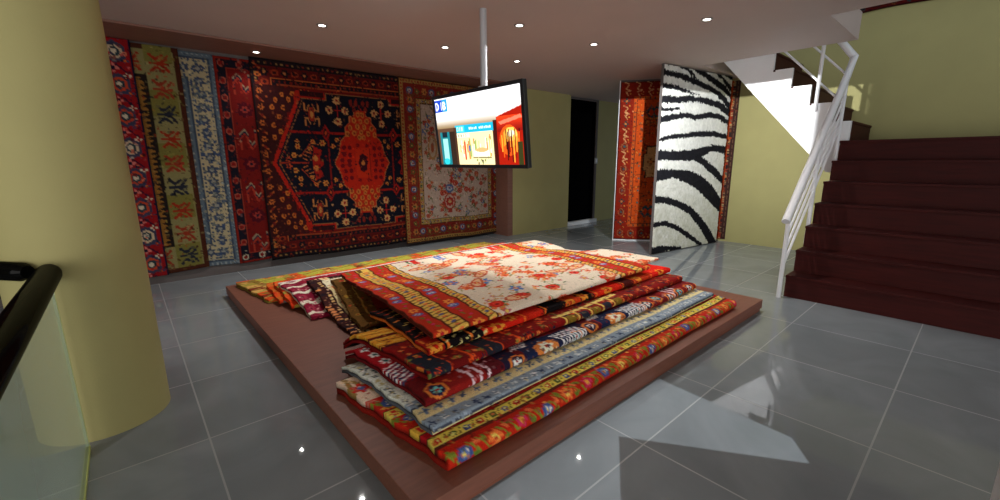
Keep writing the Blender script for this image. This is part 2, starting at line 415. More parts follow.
for t in (.35, .85):
    x = -.43-.77*t; y = 3.035+.955*t
    MB().tube([(x, y, 0), (x, y, .95)], .02, 14).build('post', M_blackrail, gb2, smooth=True)

# ------------------------------------------------------------------ television
tv = empty('hanging_television', (2.74, 3.385, 0)); tag(tv, 'flat television showing a shop front, hung from the ceiling on a pole', 'television')
L0, L1, Z0, Z1 = 2.715, 4.115, 1.435, 2.185
MB().box(2.70, 2.745, L0, L1, Z0, Z1).build('tv_casing', M_tvframe, tv, .006)
MB().box(2.745, 2.79, 3.05, 3.72, 1.58, 2.02).build('rear_housing', M_tvframe, tv, .012)
fz = MB(); e = .033
fz.box(2.690, 2.70, L0, L0+e, Z0, Z1); fz.box(2.690, 2.70, L1-e, L1, Z0, Z1); fz.box(2.690, 2.70, L0+e, L1-e, Z0, Z0+e); fz.box(2.690, 2.70, L0+e, L1-e, Z1-e, Z1)
fz.build('bezel', M_tvframe, tv)
MB().box(2.742, 2.80, 3.33, 3.44, 1.75, 2.215).build('mount_bracket', M_pole, tv, .004)
MB().tube([(2.775, 3.385, 2.10), (2.775, 3.385, 2.9)], .034, 24).build('hanging_pole', M_pole, tv, smooth=True)
W_, H_ = L1-L0-2*e, Z1-Z0-2*e
S = Cv(W_, H_, (250, 250, 252), 300)
def X(f): return f*W_
def Y(f): return f*H_
S.rect(X(0), Y(.36), X(1), Y(1), (90, 62, 44))
for k in range(12): S.rect(0, Y(.30+.012*k), X(1), Y(.316+.012*k), (245-9*k, 242-11*k, 240-14*k))
S.rect(X(.0), Y(.02), X(.10), Y(.20), (24, 70, 190)); S.rect(X(.10), Y(.02), X(.17), Y(.20), (40, 150, 215))
def glyph(ch, x, y, h, c, t):
    w = h*.62
    if ch == 'D': S.line([(x, y), (x, y+h), (x+w*.5, y+h), (x+w, y+h*.7), (x+w, y+h*.3), (x+w*.5, y), (x, y)], t, c)
    if ch == 'I': S.line([(x+w*.4, y), (x+w*.4, y+h)], t, c)
    if ch == 'B':
        S.line([(x, y), (x, y+h), (x+w*.6, y+h), (x+w, y+h*.78), (x+w*.6, y+h*.5), (x, y+h*.5)], t, c)
        S.line([(x, y), (x+w*.6, y), (x+w*.9, y+h*.25), (x+w*.6, y+h*.5)], t, c)
glyph('D', X(.015), Y(.06), Y(.10), (255, 255, 255), .016); glyph('I', X(.075), Y(.06), Y(.10), (255, 255, 255), .014); glyph('B', X(.112), Y(.06), Y(.10), (255, 255, 255), .016)
S.rect(X(.24), Y(.42), X(.70), Y(.53), (20, 170, 205)); S.rect(X(.255), Y(.435), X(.36), Y(.52), (70, 210, 235))
for i, ch in enumerate('DIB'): glyph(ch, X(.268+.028*i), Y(.447), Y(.055), (225, 250, 255), .008)
rn = random.Random(5)
for i in range(13):
    if i != 5: S.rect(X(.42+.02*i), Y(.462+rn.uniform(-.006, .006)), X(.433+.02*i), Y(.492), (230, 250, 255))
S.rect(X(.26), Y(.53), X(.69), Y(1), (250, 232, 170)); S.rect(X(.22), Y(.45), X(.26), Y(1), (70, 44, 30))
S.rect(X(.26), Y(.545), X(.42), Y(.60), (255, 250, 215))
for i in range(4): glyph('DBID'[i], X(.28+.03*i), Y(.555), Y(.035), (70, 60, 50), .005)
for i in range(40):
    x = rn.uniform(.28, .66); S.rect(X(x), Y(rn.uniform(.58, .74)), X(x+.012), Y(rn.uniform(.76, .92)), rn.choice(((255, 200, 120), (235, 120, 60), (250, 240, 220), (200, 130, 70), (150, 170, 90))))
S.rect(X(.34), Y(.66), X(.36), Y(.93), (220, 60, 40)); S.rect(X(.40), Y(.72), X(.415), Y(.80), (30, 90, 160))
S.rect(X(.45), Y(.80), X(.64), Y(.88), (252, 250, 228)); S.rect(X(.44), Y(.89), X(.66), Y(.91), (130, 120, 80)); S.ell(X(.55), Y(.79), X(.07), Y(.035), (240, 170, 110))
for i in range(12): S.ell(X(rn.uniform(.45, .65)), Y(rn.uniform(.91, .98)), .012, .012, rn.choice(((60, 50, 40), (120, 130, 70), (220, 210, 160))))
S.rect(X(.03), Y(.50), X(.16), Y(1), (20, 120, 130)); S.rect(X(.06), Y(.60), X(.13), Y(.93), (150, 225, 205)); S.rect(X(.16), Y(.5), X(.23), Y(1), (44, 30, 22))
S.rect(X(.06), Y(.50), X(.13), Y(.58), (12, 30, 40)); S.ell(X(.09), Y(.95), X(.04), Y(.05), (40, 190, 200))
S.rect(X(.70), Y(.40), X(.74), Y(1), (60, 14, 8)); S.poly([(X(.74), Y(.36)), (X(1), Y(.25)), (X(1), Y(1)), (X(.74), Y(1))], (160, 22, 5))
for i in range(10): S.rect(X(.745), Y(.36+.02*i), X(1), Y(.38+.02*i), (235-12*i, 60-5*i, 20-i))
S.poly([(X(.74), Y(.36)), (X(.74), Y(.20)), (X(1), Y(.20)), (X(1), Y(.25))], (238, 226, 222))
S.ell(X(.86), Y(.68), X(.10), Y(.20), (228, 84, 20)); S.ell(X(.87), Y(.64), X(.075), Y(.13), (250, 150, 50))
S.poly([(X(.76), Y(.43)), (X(.98), Y(.36)), (X(1), Y(.40)), (X(.78), Y(.47))], (250, 120, 90))
S.ell(X(.88), Y(.60), X(.06), Y(.09), (255, 200, 90)); S.ell(X(.88), Y(.59), X(.035), Y(.045), (255, 245, 200)); S.ell(X(.80), Y(.70), X(.02), Y(.06), (255, 150, 40))
for i in range(16): x = rn.uniform(.76, .96); S.rect(X(x), Y(rn.uniform(.5, .7)), X(x+.01), Y(rn.uniform(.75, .98)), rn.choice(((60, 10, 6), (240, 90, 20), (255, 160, 50), (120, 18, 8))))
S.rect(X(.94), Y(.70), X(.99), Y(1), (50, 52, 20))
n1, n2 = int(W_*220), int(H_*220)
uu, vv_ = np.meshgrid(np.linspace(0, W_, n1), np.linspace(0, H_, n2), indexing='ij')
V = np.stack([np.full(uu.shape, 2.6965)-2.74, L1-e-uu-3.385, Z1-e-vv_], -1).reshape(-1, 3)
np_mesh('screen', V, grid_quads(n1, n2, flip=False), S.sample(uu.ravel(), vv_.ravel()), M_screen, tv)

TILT = math.radians(6)
for ch in tv.children:
    if ch.name.split('.')[0] in ('tv_casing', 'rear_housing', 'bezel', 'screen'):
        for v in ch.data.vertices:
            x, z = v.co.x+.0, v.co.z-1.81
            v.co.x, v.co.z = x*math.cos(TILT)-z*math.sin(TILT)-.012, 1.81+z*math.cos(TILT)+x*math.sin(TILT)

# ------------------------------------------------------------------ ceiling downlights
LAMPZ = 2.572
spots = [(1.794, 4.845, 120, 'front left one, above the rugs with the pale blue strip'), (1.506, 6.4, 16, 'one in the brown soffit over the hanging rugs'),
         (3.268, 4.747, 85, 'one left of the television pole'), (3.37, 3.51, 75, 'one right beside the top of the television pole'),
         (4.486, 4.72, 40, 'rearmost one above the khaki passage wall'), (4.587, 3.455, 45, 'one midway between pole and zebra rug'),
         (4.69, 2.136, 120, 'rightmost one, nearest the staircase')]
POS_LABEL = {0: 'small round recessed ceiling spotlight, leftmost in the pink ceiling', 1: 'small round ceiling spotlight in the brown soffit above the hanging rugs',
             2: 'small round recessed ceiling spotlight just left of the television pole', 3: 'small round recessed ceiling spotlight just right of the television pole top',
             4: 'small round recessed ceiling spotlight directly above the television screen', 5: 'small round recessed ceiling spotlight between television pole and zebra rug',
             6: 'small round recessed ceiling spotlight nearest the staircase'}
def disc_ring(cx, cy, z, r0, r1, h, name, m, parent, seg=28):
    mb = MB(); pts = [(r0, 0), (r1, 0), (r1, -h*.5), (r1-.006, -h), (r0, -h*.8)]
    for j in range(seg):
        a = 2*PI*j/seg
        for r, dz in pts: mb.v.append((cx+r*math.cos(a), cy+r*math.sin(a), z+dz))
    k = len(pts)
    for j in range(seg):
        j2 = (j+1) % seg
        for i in range(k): mb.f.append((j*k+i, j*k+(i+1) % k, j2*k+(i+1) % k, j2*k+i))
    return mb.build(name, m, parent, smooth=True)
for i, (x, y, pw, _) in enumerate(spots):
    zc = 2.9 if i != 1 else 2.875
    t = empty('ceiling_spotlight', (x, y, zc)); tag(t, POS_LABEL[i], 'ceiling light', 'recessed ceiling spotlights')
    disc_ring(x, y, zc, .036, .056, .010, 'trim_ring', M_chrome, t)
    MB().tube([(x, y, zc-.001), (x, y, zc-.005)], .036, 24).build('lens', M_glow, t)
    l = bpy.data.lights.new('spot_beam', 'SPOT'); l.energy = pw; l.spot_size = math.radians(132); l.spot_blend = 0.9; l.shadow_soft_size = .014
    l.color = (1.0, .97, .93)
    lo = bpy.data.objects.new('spot_beam', l); COL.objects.link(lo); lo.location = (x, y, zc-.012)
# display lamp washing the zebra rug, the stair flank and the railing; its beam profile (like a lamp's light
# distribution file) stops at the horizontal and is strongest towards the stairs
l = bpy.data.lights.new('wall_washer', 'POINT'); l.energy = 430; l.shadow_soft_size = .015; l.color = (.97, 1.0, 1.0)
lo = bpy.data.objects.new('wall_washer', l); COL.objects.link(lo); lo.location = (4.69, 2.136, LAMPZ)
l.use_nodes = True; nt = l.node_tree; N = nt.nodes; LK = nt.links
em = N['Emission']; tcx = N.new('ShaderNodeTexCoord'); sp = N.new('ShaderNodeSeparateXYZ'); LK.new(tcx.outputs['Normal'], sp.inputs[0])
def lm(op, a, b_=None):
    n = N.new('ShaderNodeMath'); n.operation = op; n.use_clamp = False
    for i, v in enumerate((a, b_)):
        if v is None: continue
        if isinstance(v, (int, float)): n.inputs[i].default_value = v
        else: LK.new(v, n.inputs[i])
    return n.outputs[0]
def ramp(v, a, b_):
    n = N.new('ShaderNodeMapRange'); n.interpolation_type = 'SMOOTHSTEP'; n.clamp = True
    n.inputs['From Min'].default_value = a; n.inputs['From Max'].default_value = b_; LK.new(v, n.inputs['Value']); return n.outputs[0]
az = lm('ARCTAN2', sp.outputs[1], sp.outputs[0])
down = lm('LESS_THAN', sp.outputs[2], 0.0)
win = lm('MULTIPLY', ramp(az, -.225, -.18), ramp(az, 1.0, .74))
low = ramp(sp.outputs[2], -.95, -.35)
pole_side = lm('MULTIPLY', ramp(az, 2.42, 2.50), ramp(az, 2.72, 2.64))
LK.new(lm('MULTIPLY', down, lm('ADD', lm('MULTIPLY', win, low), lm('MULTIPLY', lm('MULTIPLY', pole_side, lm('GREATER_THAN', sp.outputs[2], -.22)), .6))), em.inputs['Strength'])

# added light with no fixture, masked to a hard edged bright patch on the tiles
PJ = (2.35, .35, 2.86)
l = bpy.data.lights.new('floor_patch_light', 'POINT'); l.energy = 165; l.shadow_soft_size = .006; l.color = (.93, .98, 1.0)
lo = bpy.data.objects.new('floor_patch_light', l); COL.objects.link(lo); lo.location = PJ
l.use_nodes = True; nt = l.node_tree; N = nt.nodes; LK = nt.links
em = N['Emission']; tcx = N.new('ShaderNodeTexCoord'); sp = N.new('ShaderNodeSeparateXYZ'); LK.new(tcx.outputs['Normal'], sp.inputs[0])
dz = lm('MAXIMUM', lm('MULTIPLY', sp.outputs[2], -1.0), .02)
fx_ = lm('ADD', lm('MULTIPLY', lm('DIVIDE', sp.outputs[0], dz), PJ[2]), PJ[0]); fy_ = lm('ADD', lm('MULTIPLY', lm('DIVIDE', sp.outputs[1], dz), PJ[2]), PJ[1])
def side_of(p, q):      # 1 on the left of the line p -> q on the floor
    a_ = -(q[1]-p[1]); b_ = q[0]-p[0]; c_ = -(a_*p[0]+b_*p[1])
    return lm('GREATER_THAN', lm('ADD', lm('ADD', lm('MULTIPLY', fx_, a_), lm('MULTIPLY', fy_, b_)), c_), 0.0)
P1, P2, P3, P4, P5 = (1.87, 1.14), (2.40, .38), (2.57, .50), (2.63, 1.31), (1.49, .88)
open_ = lm('MULTIPLY', lm('LESS_THAN', sp.outputs[2], -.05), lm('MULTIPLY', lm('LESS_THAN', fy_, 1.315), lm('GREATER_THAN', fx_, .75)))
m_ = lm('MULTIPLY', lm('MULTIPLY', lm('MAXIMUM', side_of(P1, P2), side_of(P5, P1)), lm('MULTIPLY', side_of(P3, P4), side_of(P2, P3))), open_)
LK.new(m_, em.inputs['Strength'])

# ------------------------------------------------------------------ hanging rugs
def hang_rug(name, label, cat, group, cv, origin, ud, z0, z1, nrm, amp=.012, freq=2.2, seed=0, dx=.012, mt=None, thick=.008, tone=.62):
    """origin = lower-left corner on the wall seen from the room, ud = unit direction to the right, nrm = towards the room"""
    rnd = random.Random(seed); W = cv.w; H = z1-z0
    speckle(cv, seed, 420, .008, .018, .6)
    n, m = max(4, int(W/dx)), max(4, int(H/dx))
    u, v = np.meshgrid(np.linspace(0, W, n), np.linspace(0, H, m), indexing='ij')   # v from top
    ph = [rnd.uniform(0, 6) for _ in range(4)]
    wv = (.5+.5*np.sin(u*freq*2*PI/1.0+ph[0]+.25*np.sin(v*1.3+ph[1])))*.7+(.5+.5*np.sin(u*freq*4.1+ph[2]+v*.6))*.3
    out = thick+amp*wv*(.25+.75*v/H)
    zz = z1-v; zz = zz+.010*np.sin(u*2.3+ph[3])*(v/H)+.006*np.sin(u*7+ph[1])*(v/H)
    o = Vector(origin); base = np.stack([o.x+ud[0]*u, o.y+ud[1]*u, zz], -1)
    nn = np.array(nrm)
    front = base+nn*out[..., None]; back = base+nn*(out-thick*.9)[..., None]
    cu = cv.sample(u.ravel(), (v/H*cv.h).ravel())*tone
    V = np.concatenate([front.reshape(-1, 3), back.reshape(-1, 3)])
    N0 = n*m; q = [grid_quads(n, m), grid_quads(n, m, N0, True)]
    idx = np.arange(N0).reshape(n, m)
    for e_ in (idx[0], idx[-1][::-1], idx[:, -1], idx[:, 0][::-1]):
        a, b = e_[:-1], e_[1:]; q.append(np.stack([b, a, a+N0, b+N0], 1)[:, ::-1])
    base_pt = np.array([o.x+ud[0]*W/2, o.y+ud[1]*W/2, z0]); V = V-base_pt
    ob = np_mesh(name, V, np.concatenate(q), np.concatenate([cu, cu*.6]), mt or M_rug)
    ob.location = base_pt
    return tag(ob, label, cat, group)
GH = 'rugs hanging on the back wall'
YW = 6.755
BW = dict(ud=(1, 0), nrm=(0, -1, 0))
# A: red kilim left of the column
rn = random.Random(1)
c0 = Cv(1.3, 2.8, DRED, 90); c0.frame(.0, .05, NAVY); c0.frame(.08, .1, GOLD); c0.ring(.2, .2, lambda x, y, i, a: c0.flower(x, y, .07, ORG if i % 2 else CRM, NAVY)); c0.rnd_flowers(.35, .35, .95, 2.45, 60, [ORG, CRM, NAVY], .04, .08, rn)
hang_rug('hanging_rug', 'dark red rug hanging at the far left edge, beyond the column', 'rug', GH, c0, (-2.35, YW, .1), z0=.10, z1=2.8, seed=1, **BW)
# R1 red runner with cream hexagons
c1 = Cv(1.0, 2.75, (150, 20, 26), 110)
c1.rect(.0, 0, .02, 2.75, NAVY); c1.rect(.98, 0, 1.0, 2.75, NAVY)
for k in range(8):
    y = .14+.35*k
    for xx in (.85, .30):
        c1.hexa(xx, y, .095, .125, (60, 60, 84)); c1.hexa(xx, y, .066, .085, (214, 186, 150) if k % 3 == 0 else (196, 70, 40)); c1.hexa(xx, y, .045, .058, (40, 62, 70)); c1.hexa(xx, y, .022, .03, CRM)
for k in range(8):
    y = .315+.35*k
    for xx in (.80, .25): c1.line([(xx-.13, y-.05), (xx-.04, y+.04), (xx+.05, y-.04), (xx+.14, y+.05)], .02, (70, 16, 40)); c1.flower(xx+.02, y, .05, (222, 120, 110), NAVY, 4); c1.flower(xx+.13, y+.08, .035, CRM, RED, 4)
    c1.flower(.93, y-.08, .035, (60, 60, 90), ORG, 4)
c1.rnd_flowers(.05, .05, .95, 2.7, 60, [(60, 30, 60), (220, 120, 90), NAVY], .015, .03, rn)
hang_rug('hanging_rug', 'narrow red rug with cream hexagon medallions hanging right behind the column', 'rug', GH, c1, (-.72, YW-.052, .1), z0=.105, z1=2.87, seed=2, tone=.85, **BW)
# R2 olive bordered red rug
c2 = Cv(1.5, 2.72, (168, 62, 22), 110)
OL = (160, 150, 96); c2.frame(0, .055, (82, 38, 22)); c2.frame(.055, .33, OL); c2.frame(.33, .375, (40, 30, 26)); c2.frame(.36, .44, (176, 120, 50))
for k in range(10): c2.rect(.06, .62*k-.12, .325, .62*k+.18, (140, 132, 62)); c2.rect(1.175, .62*k-.12, 1.44, .62*k+.18, (140, 132, 62))
def teeth(cv, inset, size, c, c2):
    k = int(cv.h/size)
    for i in range(k):
        for x, sgn in ((inset, 1), (cv.w-inset, -1)):
            y = (i+.5)*cv.h/k
            if inset < y < cv.h-inset: cv.poly([(x, y-size*.4), (x, y+size*.4), (x+sgn*size*.8, y)], c)
teeth(c2, .375, .06, (40, 30, 26), None)
def k2(x, y, i, a):
    cc = ((44, 46, 60), (178, 52, 28), (170, 60, 36))[int(y*3.1+x) % 3]; c2.kay(x, y, .092, cc, .34)
c2.ring(.195, .30, k2)
for k in range(5): c2.diamond(.75, .55+.4*k, .14, .17, (40, 40, 54)); c2.diamond(.75, .55+.4*k, .09, .11, OL); c2.diamond(.75, .55+.4*k, .04, .05, RED)
for k in range(4):
    for xx in (.48, 1.02): c2.diamond(xx, .75+.42*k, .07, .08, (40, 40, 54)); c2.diamond(xx, .75+.42*k, .035, .04, (200, 120, 60)); c2.flower(xx, .55+.42*k, .05, (120, 126, 70), NAVY, 4)
hang_rug('hanging_rug', 'rust red rug with wide olive yellow border hanging third from the left', 'rug', GH, c2, (-.78, YW-.028, .1), z0=.125, z1=2.85, seed=3, tone=.75, **BW)
# R3 blue grey beige
c3 = Cv(1.4, 2.72, (150, 146, 128), 120)
BG = (96, 110, 122); c3.frame(0, .05, BG); c3.frame(.05, .075, (60, 74, 92)); c3.frame(.075, .30, (186, 172, 134)); c3.frame(.30, .32, (60, 74, 92)); c3.frame(.32, .45, BG); c3.frame(.45, .465, (60, 74, 92))
rn = random.Random(4)
c3.ring(.187, .155, lambda x, y, i, a: c3.flower(x, y, .062, (62, 74, 98), (150, 150, 140), 6, i))
c3.ring(.10, .06, lambda x, y, i, a: c3.ell(x, y, .013, .013, (60, 74, 100))); c3.ring(.275, .06, lambda x, y, i, a: c3.ell(x, y, .013, .013, (60, 74, 100)))
c3.ring(.385, .085, lambda x, y, i, a: c3.flower(x, y, .035, (168, 170, 156), (50, 64, 90), 4)); c3.ring(.025, .05, lambda x, y, i, a: c3.ell(x, y, .012, .012, (150, 160, 160)))
c3.rnd_flowers(.09, .09, .29, 2.63, 90, [(60, 78, 110), (120, 120, 100)], .014, .03, rn); c3.rnd_flowers(1.11, .09, 1.31, 2.63, 150, [(60, 78, 110), (110, 116, 110)], .014, .03, rn)
c3.rnd_flowers(.5, .5, .9, 2.2, 120, [(52, 70, 104), (110, 120, 128)], .02, .05, rn)
hang_rug('hanging_rug', 'pale beige and grey blue floral rug hanging between olive bordered and large red rugs', 'rug', GH, c3, (-.31, YW-.003, .1), z0=.13, z1=2.84, seed=4, amp=.006, tone=.85, **BW)
# R4 red rug with wide S-motif border
c4 = Cv(2.0, 2.72, (120, 16, 18), 120)
c4.frame(0, .03, (150, 34, 24)); c4.frame(.03, .13, (28, 22, 36)); c4.frame(.13, .145, (170, 60, 40)); c4.frame(.145, .43, (134, 22, 20)); c4.frame(.43, .445, (190, 100, 50)); c4.frame(.445, .53, (30, 20, 28)); c4.frame(.53, .545, (170, 60, 30))
def g4(x, y, i, a):
    c4.hexa(x, y, .038, .05, CRM if i % 2 else (190, 90, 70)); c4.hexa(x, y, .022, .03, (150, 26, 24)); c4.line([(x, y-.09), (x, y-.06)], .015, (130, 90, 90))
c4.ring(.08, .21, g4)
def b4(x, y, i, a):
    if i % 4 < 2:
        for q, cc in ((.0, (176, 150, 120)), (.028, (34, 34, 60)), (.055, (190, 60, 40))): c4.ess(x, y+q, .11, cc, .2, True)
    else:
        c4.flower(x, y, .10, (90, 12, 26), (190, 70, 40), 8); c4.flower(x, y, .05, (180, 60, 50), NAVY, 6)
c4.ring(.29, .33, b4); c4.ring(.487, .10, lambda x, y, i, a: c4.diamond(x, y, .026, .034, (196, 96, 40)))
c4.rnd_flowers(.58, .58, 1.4, 2.1, 60, [(180, 80, 40), NAVY, (90, 10, 16)], .03, .06, rn)
hang_rug('hanging_rug', 'red rug with navy edge band and pale S motifs, left of the large medallion rug', 'rug', GH, c4, (1.075, YW-.016, .1), z0=.125, z1=2.83, seed=5, tone=.72, **BW)
# R5 big navy medallion rug
c5 = Cv(2.96, 2.74, (112, 18, 14), 130)
OB = (196, 96, 40); NV = (16, 15, 28); BR_ = (176, 30, 16)
rn = random.Random(8)
c5.frame(0, .02, (20, 14, 18)); c5.frame(.02, .085, (30, 18, 22)); c5.frame(.085, .095, (120, 56, 30)); c5.frame(.095, .235, (92, 16, 14)); c5.frame(.235, .245, OB); c5.frame(.245, .31, (26, 16, 22)); c5.frame(.31, .322, (150, 60, 30))
c5.ring(.052, .07, lambda x, y, i, a: c5.diamond(x, y, .018, .018, (150, 110, 60) if i % 3 else (130, 40, 24)))
c5.ring(.278, .07, lambda x, y, i, a: c5.diamond(x, y, .020, .020, (170, 90, 46) if i % 2 else (120, 30, 20)))
def b5(x, y, i, a):
    t = i % 4
    if t == 0: c5.flower(x, y, .055, (30, 18, 24), (190, 110, 60), 6)
    elif t == 1: c5.ess(x, y, .05, (170, 110, 60), .22, a)
    elif t == 2: c5.hexa(x, y, .05, .04, (150, 50, 24)); c5.hexa(x, y, .03, .024, (60, 16, 20))
    else: c5.line([(x-.06, y-.03), (x-.02, y+.03), (x+.02, y-.03), (x+.06, y+.03)], .014, (180, 96, 44))
c5.ring(.165, .13, b5)
# side border: only a narrow guard beside the field
def side():
    c5.rect(0, .322, .40, 1.4, (58, 16, 16)); c5.rect(0, 0, .012, 1.4, (24, 14, 18)); c5.rect(.145, .30, .155, 1.4, OB); c5.rect(.012, .02, .02, 1.4, OB)
    for k in range(13):
        y = .1+.105*k
        if k % 2: c5.flower(.082, y, .04, (190, 96, 40), (60, 16, 20), 6)
        else: c5.line([(.045, y-.03), (.12, y+.03)], .022, (176, 84, 36)); c5.ell(.082, y, .02, .02, (120, 30, 20))
side()
hexo = [(.20, 1.37), (.56, .56), (.60, .46), (.96, .46), (.96, .36), (1.48, .36), (1.48, 1.37)]
for k in range(3):      # dark clouds with orange blossoms in the red spandrel
    c5.ell(.30+.10*k, .50+.02*k, .11, .16, (58, 16, 18))
c5.ell(.24, .80, .07, .26, (64, 16, 18)); c5.ell(.50, .40, .12, .07, (70, 18, 18))
for (x, y) in ((.22, .62), (.30, .74), (.22, .86), (.30, .94), (.21, 1.02), (.36, .62), (.44, .50), (.50, .42), (.36, .44), (.27, .52), (.62, .39), (.72, .39)): c5.ell(x, y, .028, .036, (196, 104, 40)); c5.ell(x, y, .012, .016, (120, 40, 20))
c5.line([(.20, 1.37), (.555, .57), (.57, .42), (.93, .42)], .10, BR_); c5.rect(.60, .37, .93, .43, (50, 14, 18))
c5.poly(hexo, NV); c5.line([(.235, 1.37), (.60, .55), (.63, .48)], .012, (150, 90, 50)); c5.line([(.62, .47), (.97, .47), (.97, .37), (1.48, .37)], .010, (150, 96, 56))
# ribs with diamonds
c5.line([(.42, .93), (1.2, .93)], .035, (150, 24, 18)); c5.line([(.95, .93), (.95, 1.37)], .02, (130, 24, 18)); c5.line([(.24, 1.37), (.62, 1.37)], .02, (150, 40, 24))
c5.diamond(.92, .93, .075, .12, (150, 24, 18)); c5.diamond(.92, .93, .04, .07, (30, 16, 24)); c5.diamond(.92, .93, .02, .03, (190, 70, 30))
# beetle ornament
for sg in (-1, 1):
    for tg in (-1, 1): c5.line([(.74, .68), (.74+sg*.05, .68+tg*.06), (.74+sg*.10, .68+tg*.05), (.74+sg*.09, .68+tg*.15)], .022, (190, 120, 62))
    c5.line([(.74+sg*.02, .54), (.74+sg*.05, .60)], .014, (190, 120, 62)); c5.line([(.74+sg*.02, .82), (.74+sg*.05, .76)], .014, (190, 120, 62))
c5.ell(.74, .68, .045, .10, (150, 40, 24)); c5.ell(.74, .68, .02, .05, (200, 130, 64))
# four flower cross
for (x, y) in ((1.12, .46), (1.00, .60), (1.24, .60), (1.12, .76)): c5.flower(x, y, .058, (214, 156, 96), (150, 28, 22), 7)
c5.line([(1.06, .60), (1.18, .60)], .014, (170, 30, 22)); c5.line([(1.12, .52), (1.12, .70)], .014, (170, 30, 22))
for (x, y) in ((1.34, .47), (1.42, .47), (1.38, .56)): c5.ell(x, y, .025, .05, (130, 34, 24))
for (x, y, r) in ((.50, 1.14, .04), (.50, 1.06, .03), (.86, 1.08, .045), (.72, 1.06, .035), (1.08, 1.03, .035), (1.02, 1.12, .035), (.44, 1.26, .04), (.66, 1.16, .03)): c5.flower(x, y, r, (206, 130, 56), (150, 36, 20), 6)
for k in range(6): c5.line([(.55+.035*k, 1.30-.045*k), (.62+.035*k, 1.33-.045*k)], .012, (196, 104, 50)); 
c5.line([(.53, 1.28), (.74, 1.02)], .012, (170, 60, 30)); c5.diamond(.74, 1.30, .05, .07, (196, 100, 44)); c5.poly([(.72, 1.12), (.84, 1.18), (.80, 1.30), (.86, 1.37), (.70, 1.37)], (160, 26, 18)); c5.diamond(.74, 1.30, .04, .055, (200, 120, 56)); c5.flower(.36, 1.32, .04, (190, 70, 34), NV, 5)
# central medallion
med = [(1.02, 1.37), (1.10, 1.22), (1.14, 1.04), (1.22, .96), (1.22, .84), (1.30, .76), (1.30, .68), (1.38, .66), (1.38, .58), (1.48, .58), (1.48, 1.37)]
c5.poly(med, (186, 34, 16)); c5.line(med[:-1], .012, (190, 110, 60))
for (x, y) in ((1.44, .64), (1.37, .73), (1.48, .74), (1.42, .82), (1.30, .84), (1.36, .92), (1.48, .90), (1.25, .93), (1.44, .98)): c5.ell(x, y, .036, .042, (200, 116, 48)); c5.ell(x, y, .016, .02, (150, 60, 26))
for (x, y) in ((1.18, 1.14), (1.27, 1.14), (1.18, 1.24), (1.27, 1.25), (1.14, 1.33), (1.25, 1.34)): c5.ell(x, y, .034, .034, (110, 14, 20))
c5.ell(1.40, 1.10, .03, .03, (120, 16, 20)); c5.rect(1.36, 1.14, 1.48, 1.37, (200, 44, 18)); c5.line([(1.36, 1.14), (1.36, 1.37)], .010, (110, 20, 20)); c5.poly([(1.40, 1.37), (1.42, 1.26), (1.48, 1.22), (1.48, 1.37)], (60, 14, 24)); c5.diamond(1.48, 1.37, .04, .06, (210, 120, 56))
c5.mirror()
hang_rug('hanging_rug', 'largest dark red hanging rug with a navy hexagon medallion', 'rug', GH, c5, (1.475, YW-.055, .1), z0=.10, z1=2.868, seed=6, amp=.022, freq=1.1, tone=.8, **BW)
# cream floral design, shared look of the rug on the wall
def cream_rug(w, h, res, seed):
    cc = Cv(w, h, (212, 186, 166), res); r_ = random.Random(seed)
    cc.frame(0, .012, BRN); cc.frame(.012, .075, (190, 146, 74)); cc.frame(.075, .085, (60, 30, 24)); cc.frame(.085, .315, (146, 42, 30)); cc.frame(.315, .325, (60, 30, 24)); cc.frame(.325, .395, (196, 158, 84)); cc.frame(.395, .405, BRN)
    cc.ring(.044, .055, lambda x, y, i, a: cc.ell(x, y, .016, .016, (80, 60, 40) if i % 2 else (176, 60, 36)))
    cc.ring(.36, .075, lambda x, y, i, a: cc.flower(x, y, .026, ((176, 52, 34), (70, 90, 60), (80, 84, 120))[i % 3], CRM, 5))
    def bb(x, y, i, a):
        if i % 3 == 0: cc.rose(x, y, .065, (74, 88, 128), (196, 190, 190), (170, 40, 36))
        elif i % 3 == 1: cc.flower(x, y, .06, (206, 130, 62), (90, 96, 50), 6)
        else: cc.flower(x, y, .05, (96, 96, 46), (220, 170, 80), 5)
        cc.line([(x-.08, y+.05), (x, y+.09), (x+.08, y+.05)] if a else [(x+.05, y-.08), (x+.09, y), (x+.05, y+.08)], .012, (96, 90, 44))
    cc.ring(.20, .15, bb)
    for _ in range(int(w*h*32)):
        x, y = r_.uniform(.46, w-.46), r_.uniform(.46, h-.46); a = r_.uniform(0, 6.3)
        cc.line([(x, y), (x+.07*math.cos(a), y+.07*math.sin(a)), (x+.12*math.cos(a+.6), y+.12*math.sin(a+.6))], .009, (110, 112, 70))
        cc.ell(x+.06*math.cos(a+.4), y+.06*math.sin(a+.4), .022, .011, (104, 116, 66), a)
        t = r_.random()
        if t < .35: cc.rose(x, y, r_.uniform(.03, .055), (186, 48, 34), (214, 110, 80), (150, 24, 24))
        elif t < .55: cc.flower(x, y, r_.uniform(.03, .055), (84, 110, 160), (224, 200, 130), 5)
        else: cc.flower(x, y, r_.uniform(.025, .05), (208, 108, 62), (178, 50, 36), 5)
    return cc
c6 = cream_rug(2.30, 2.86, 130, 11)
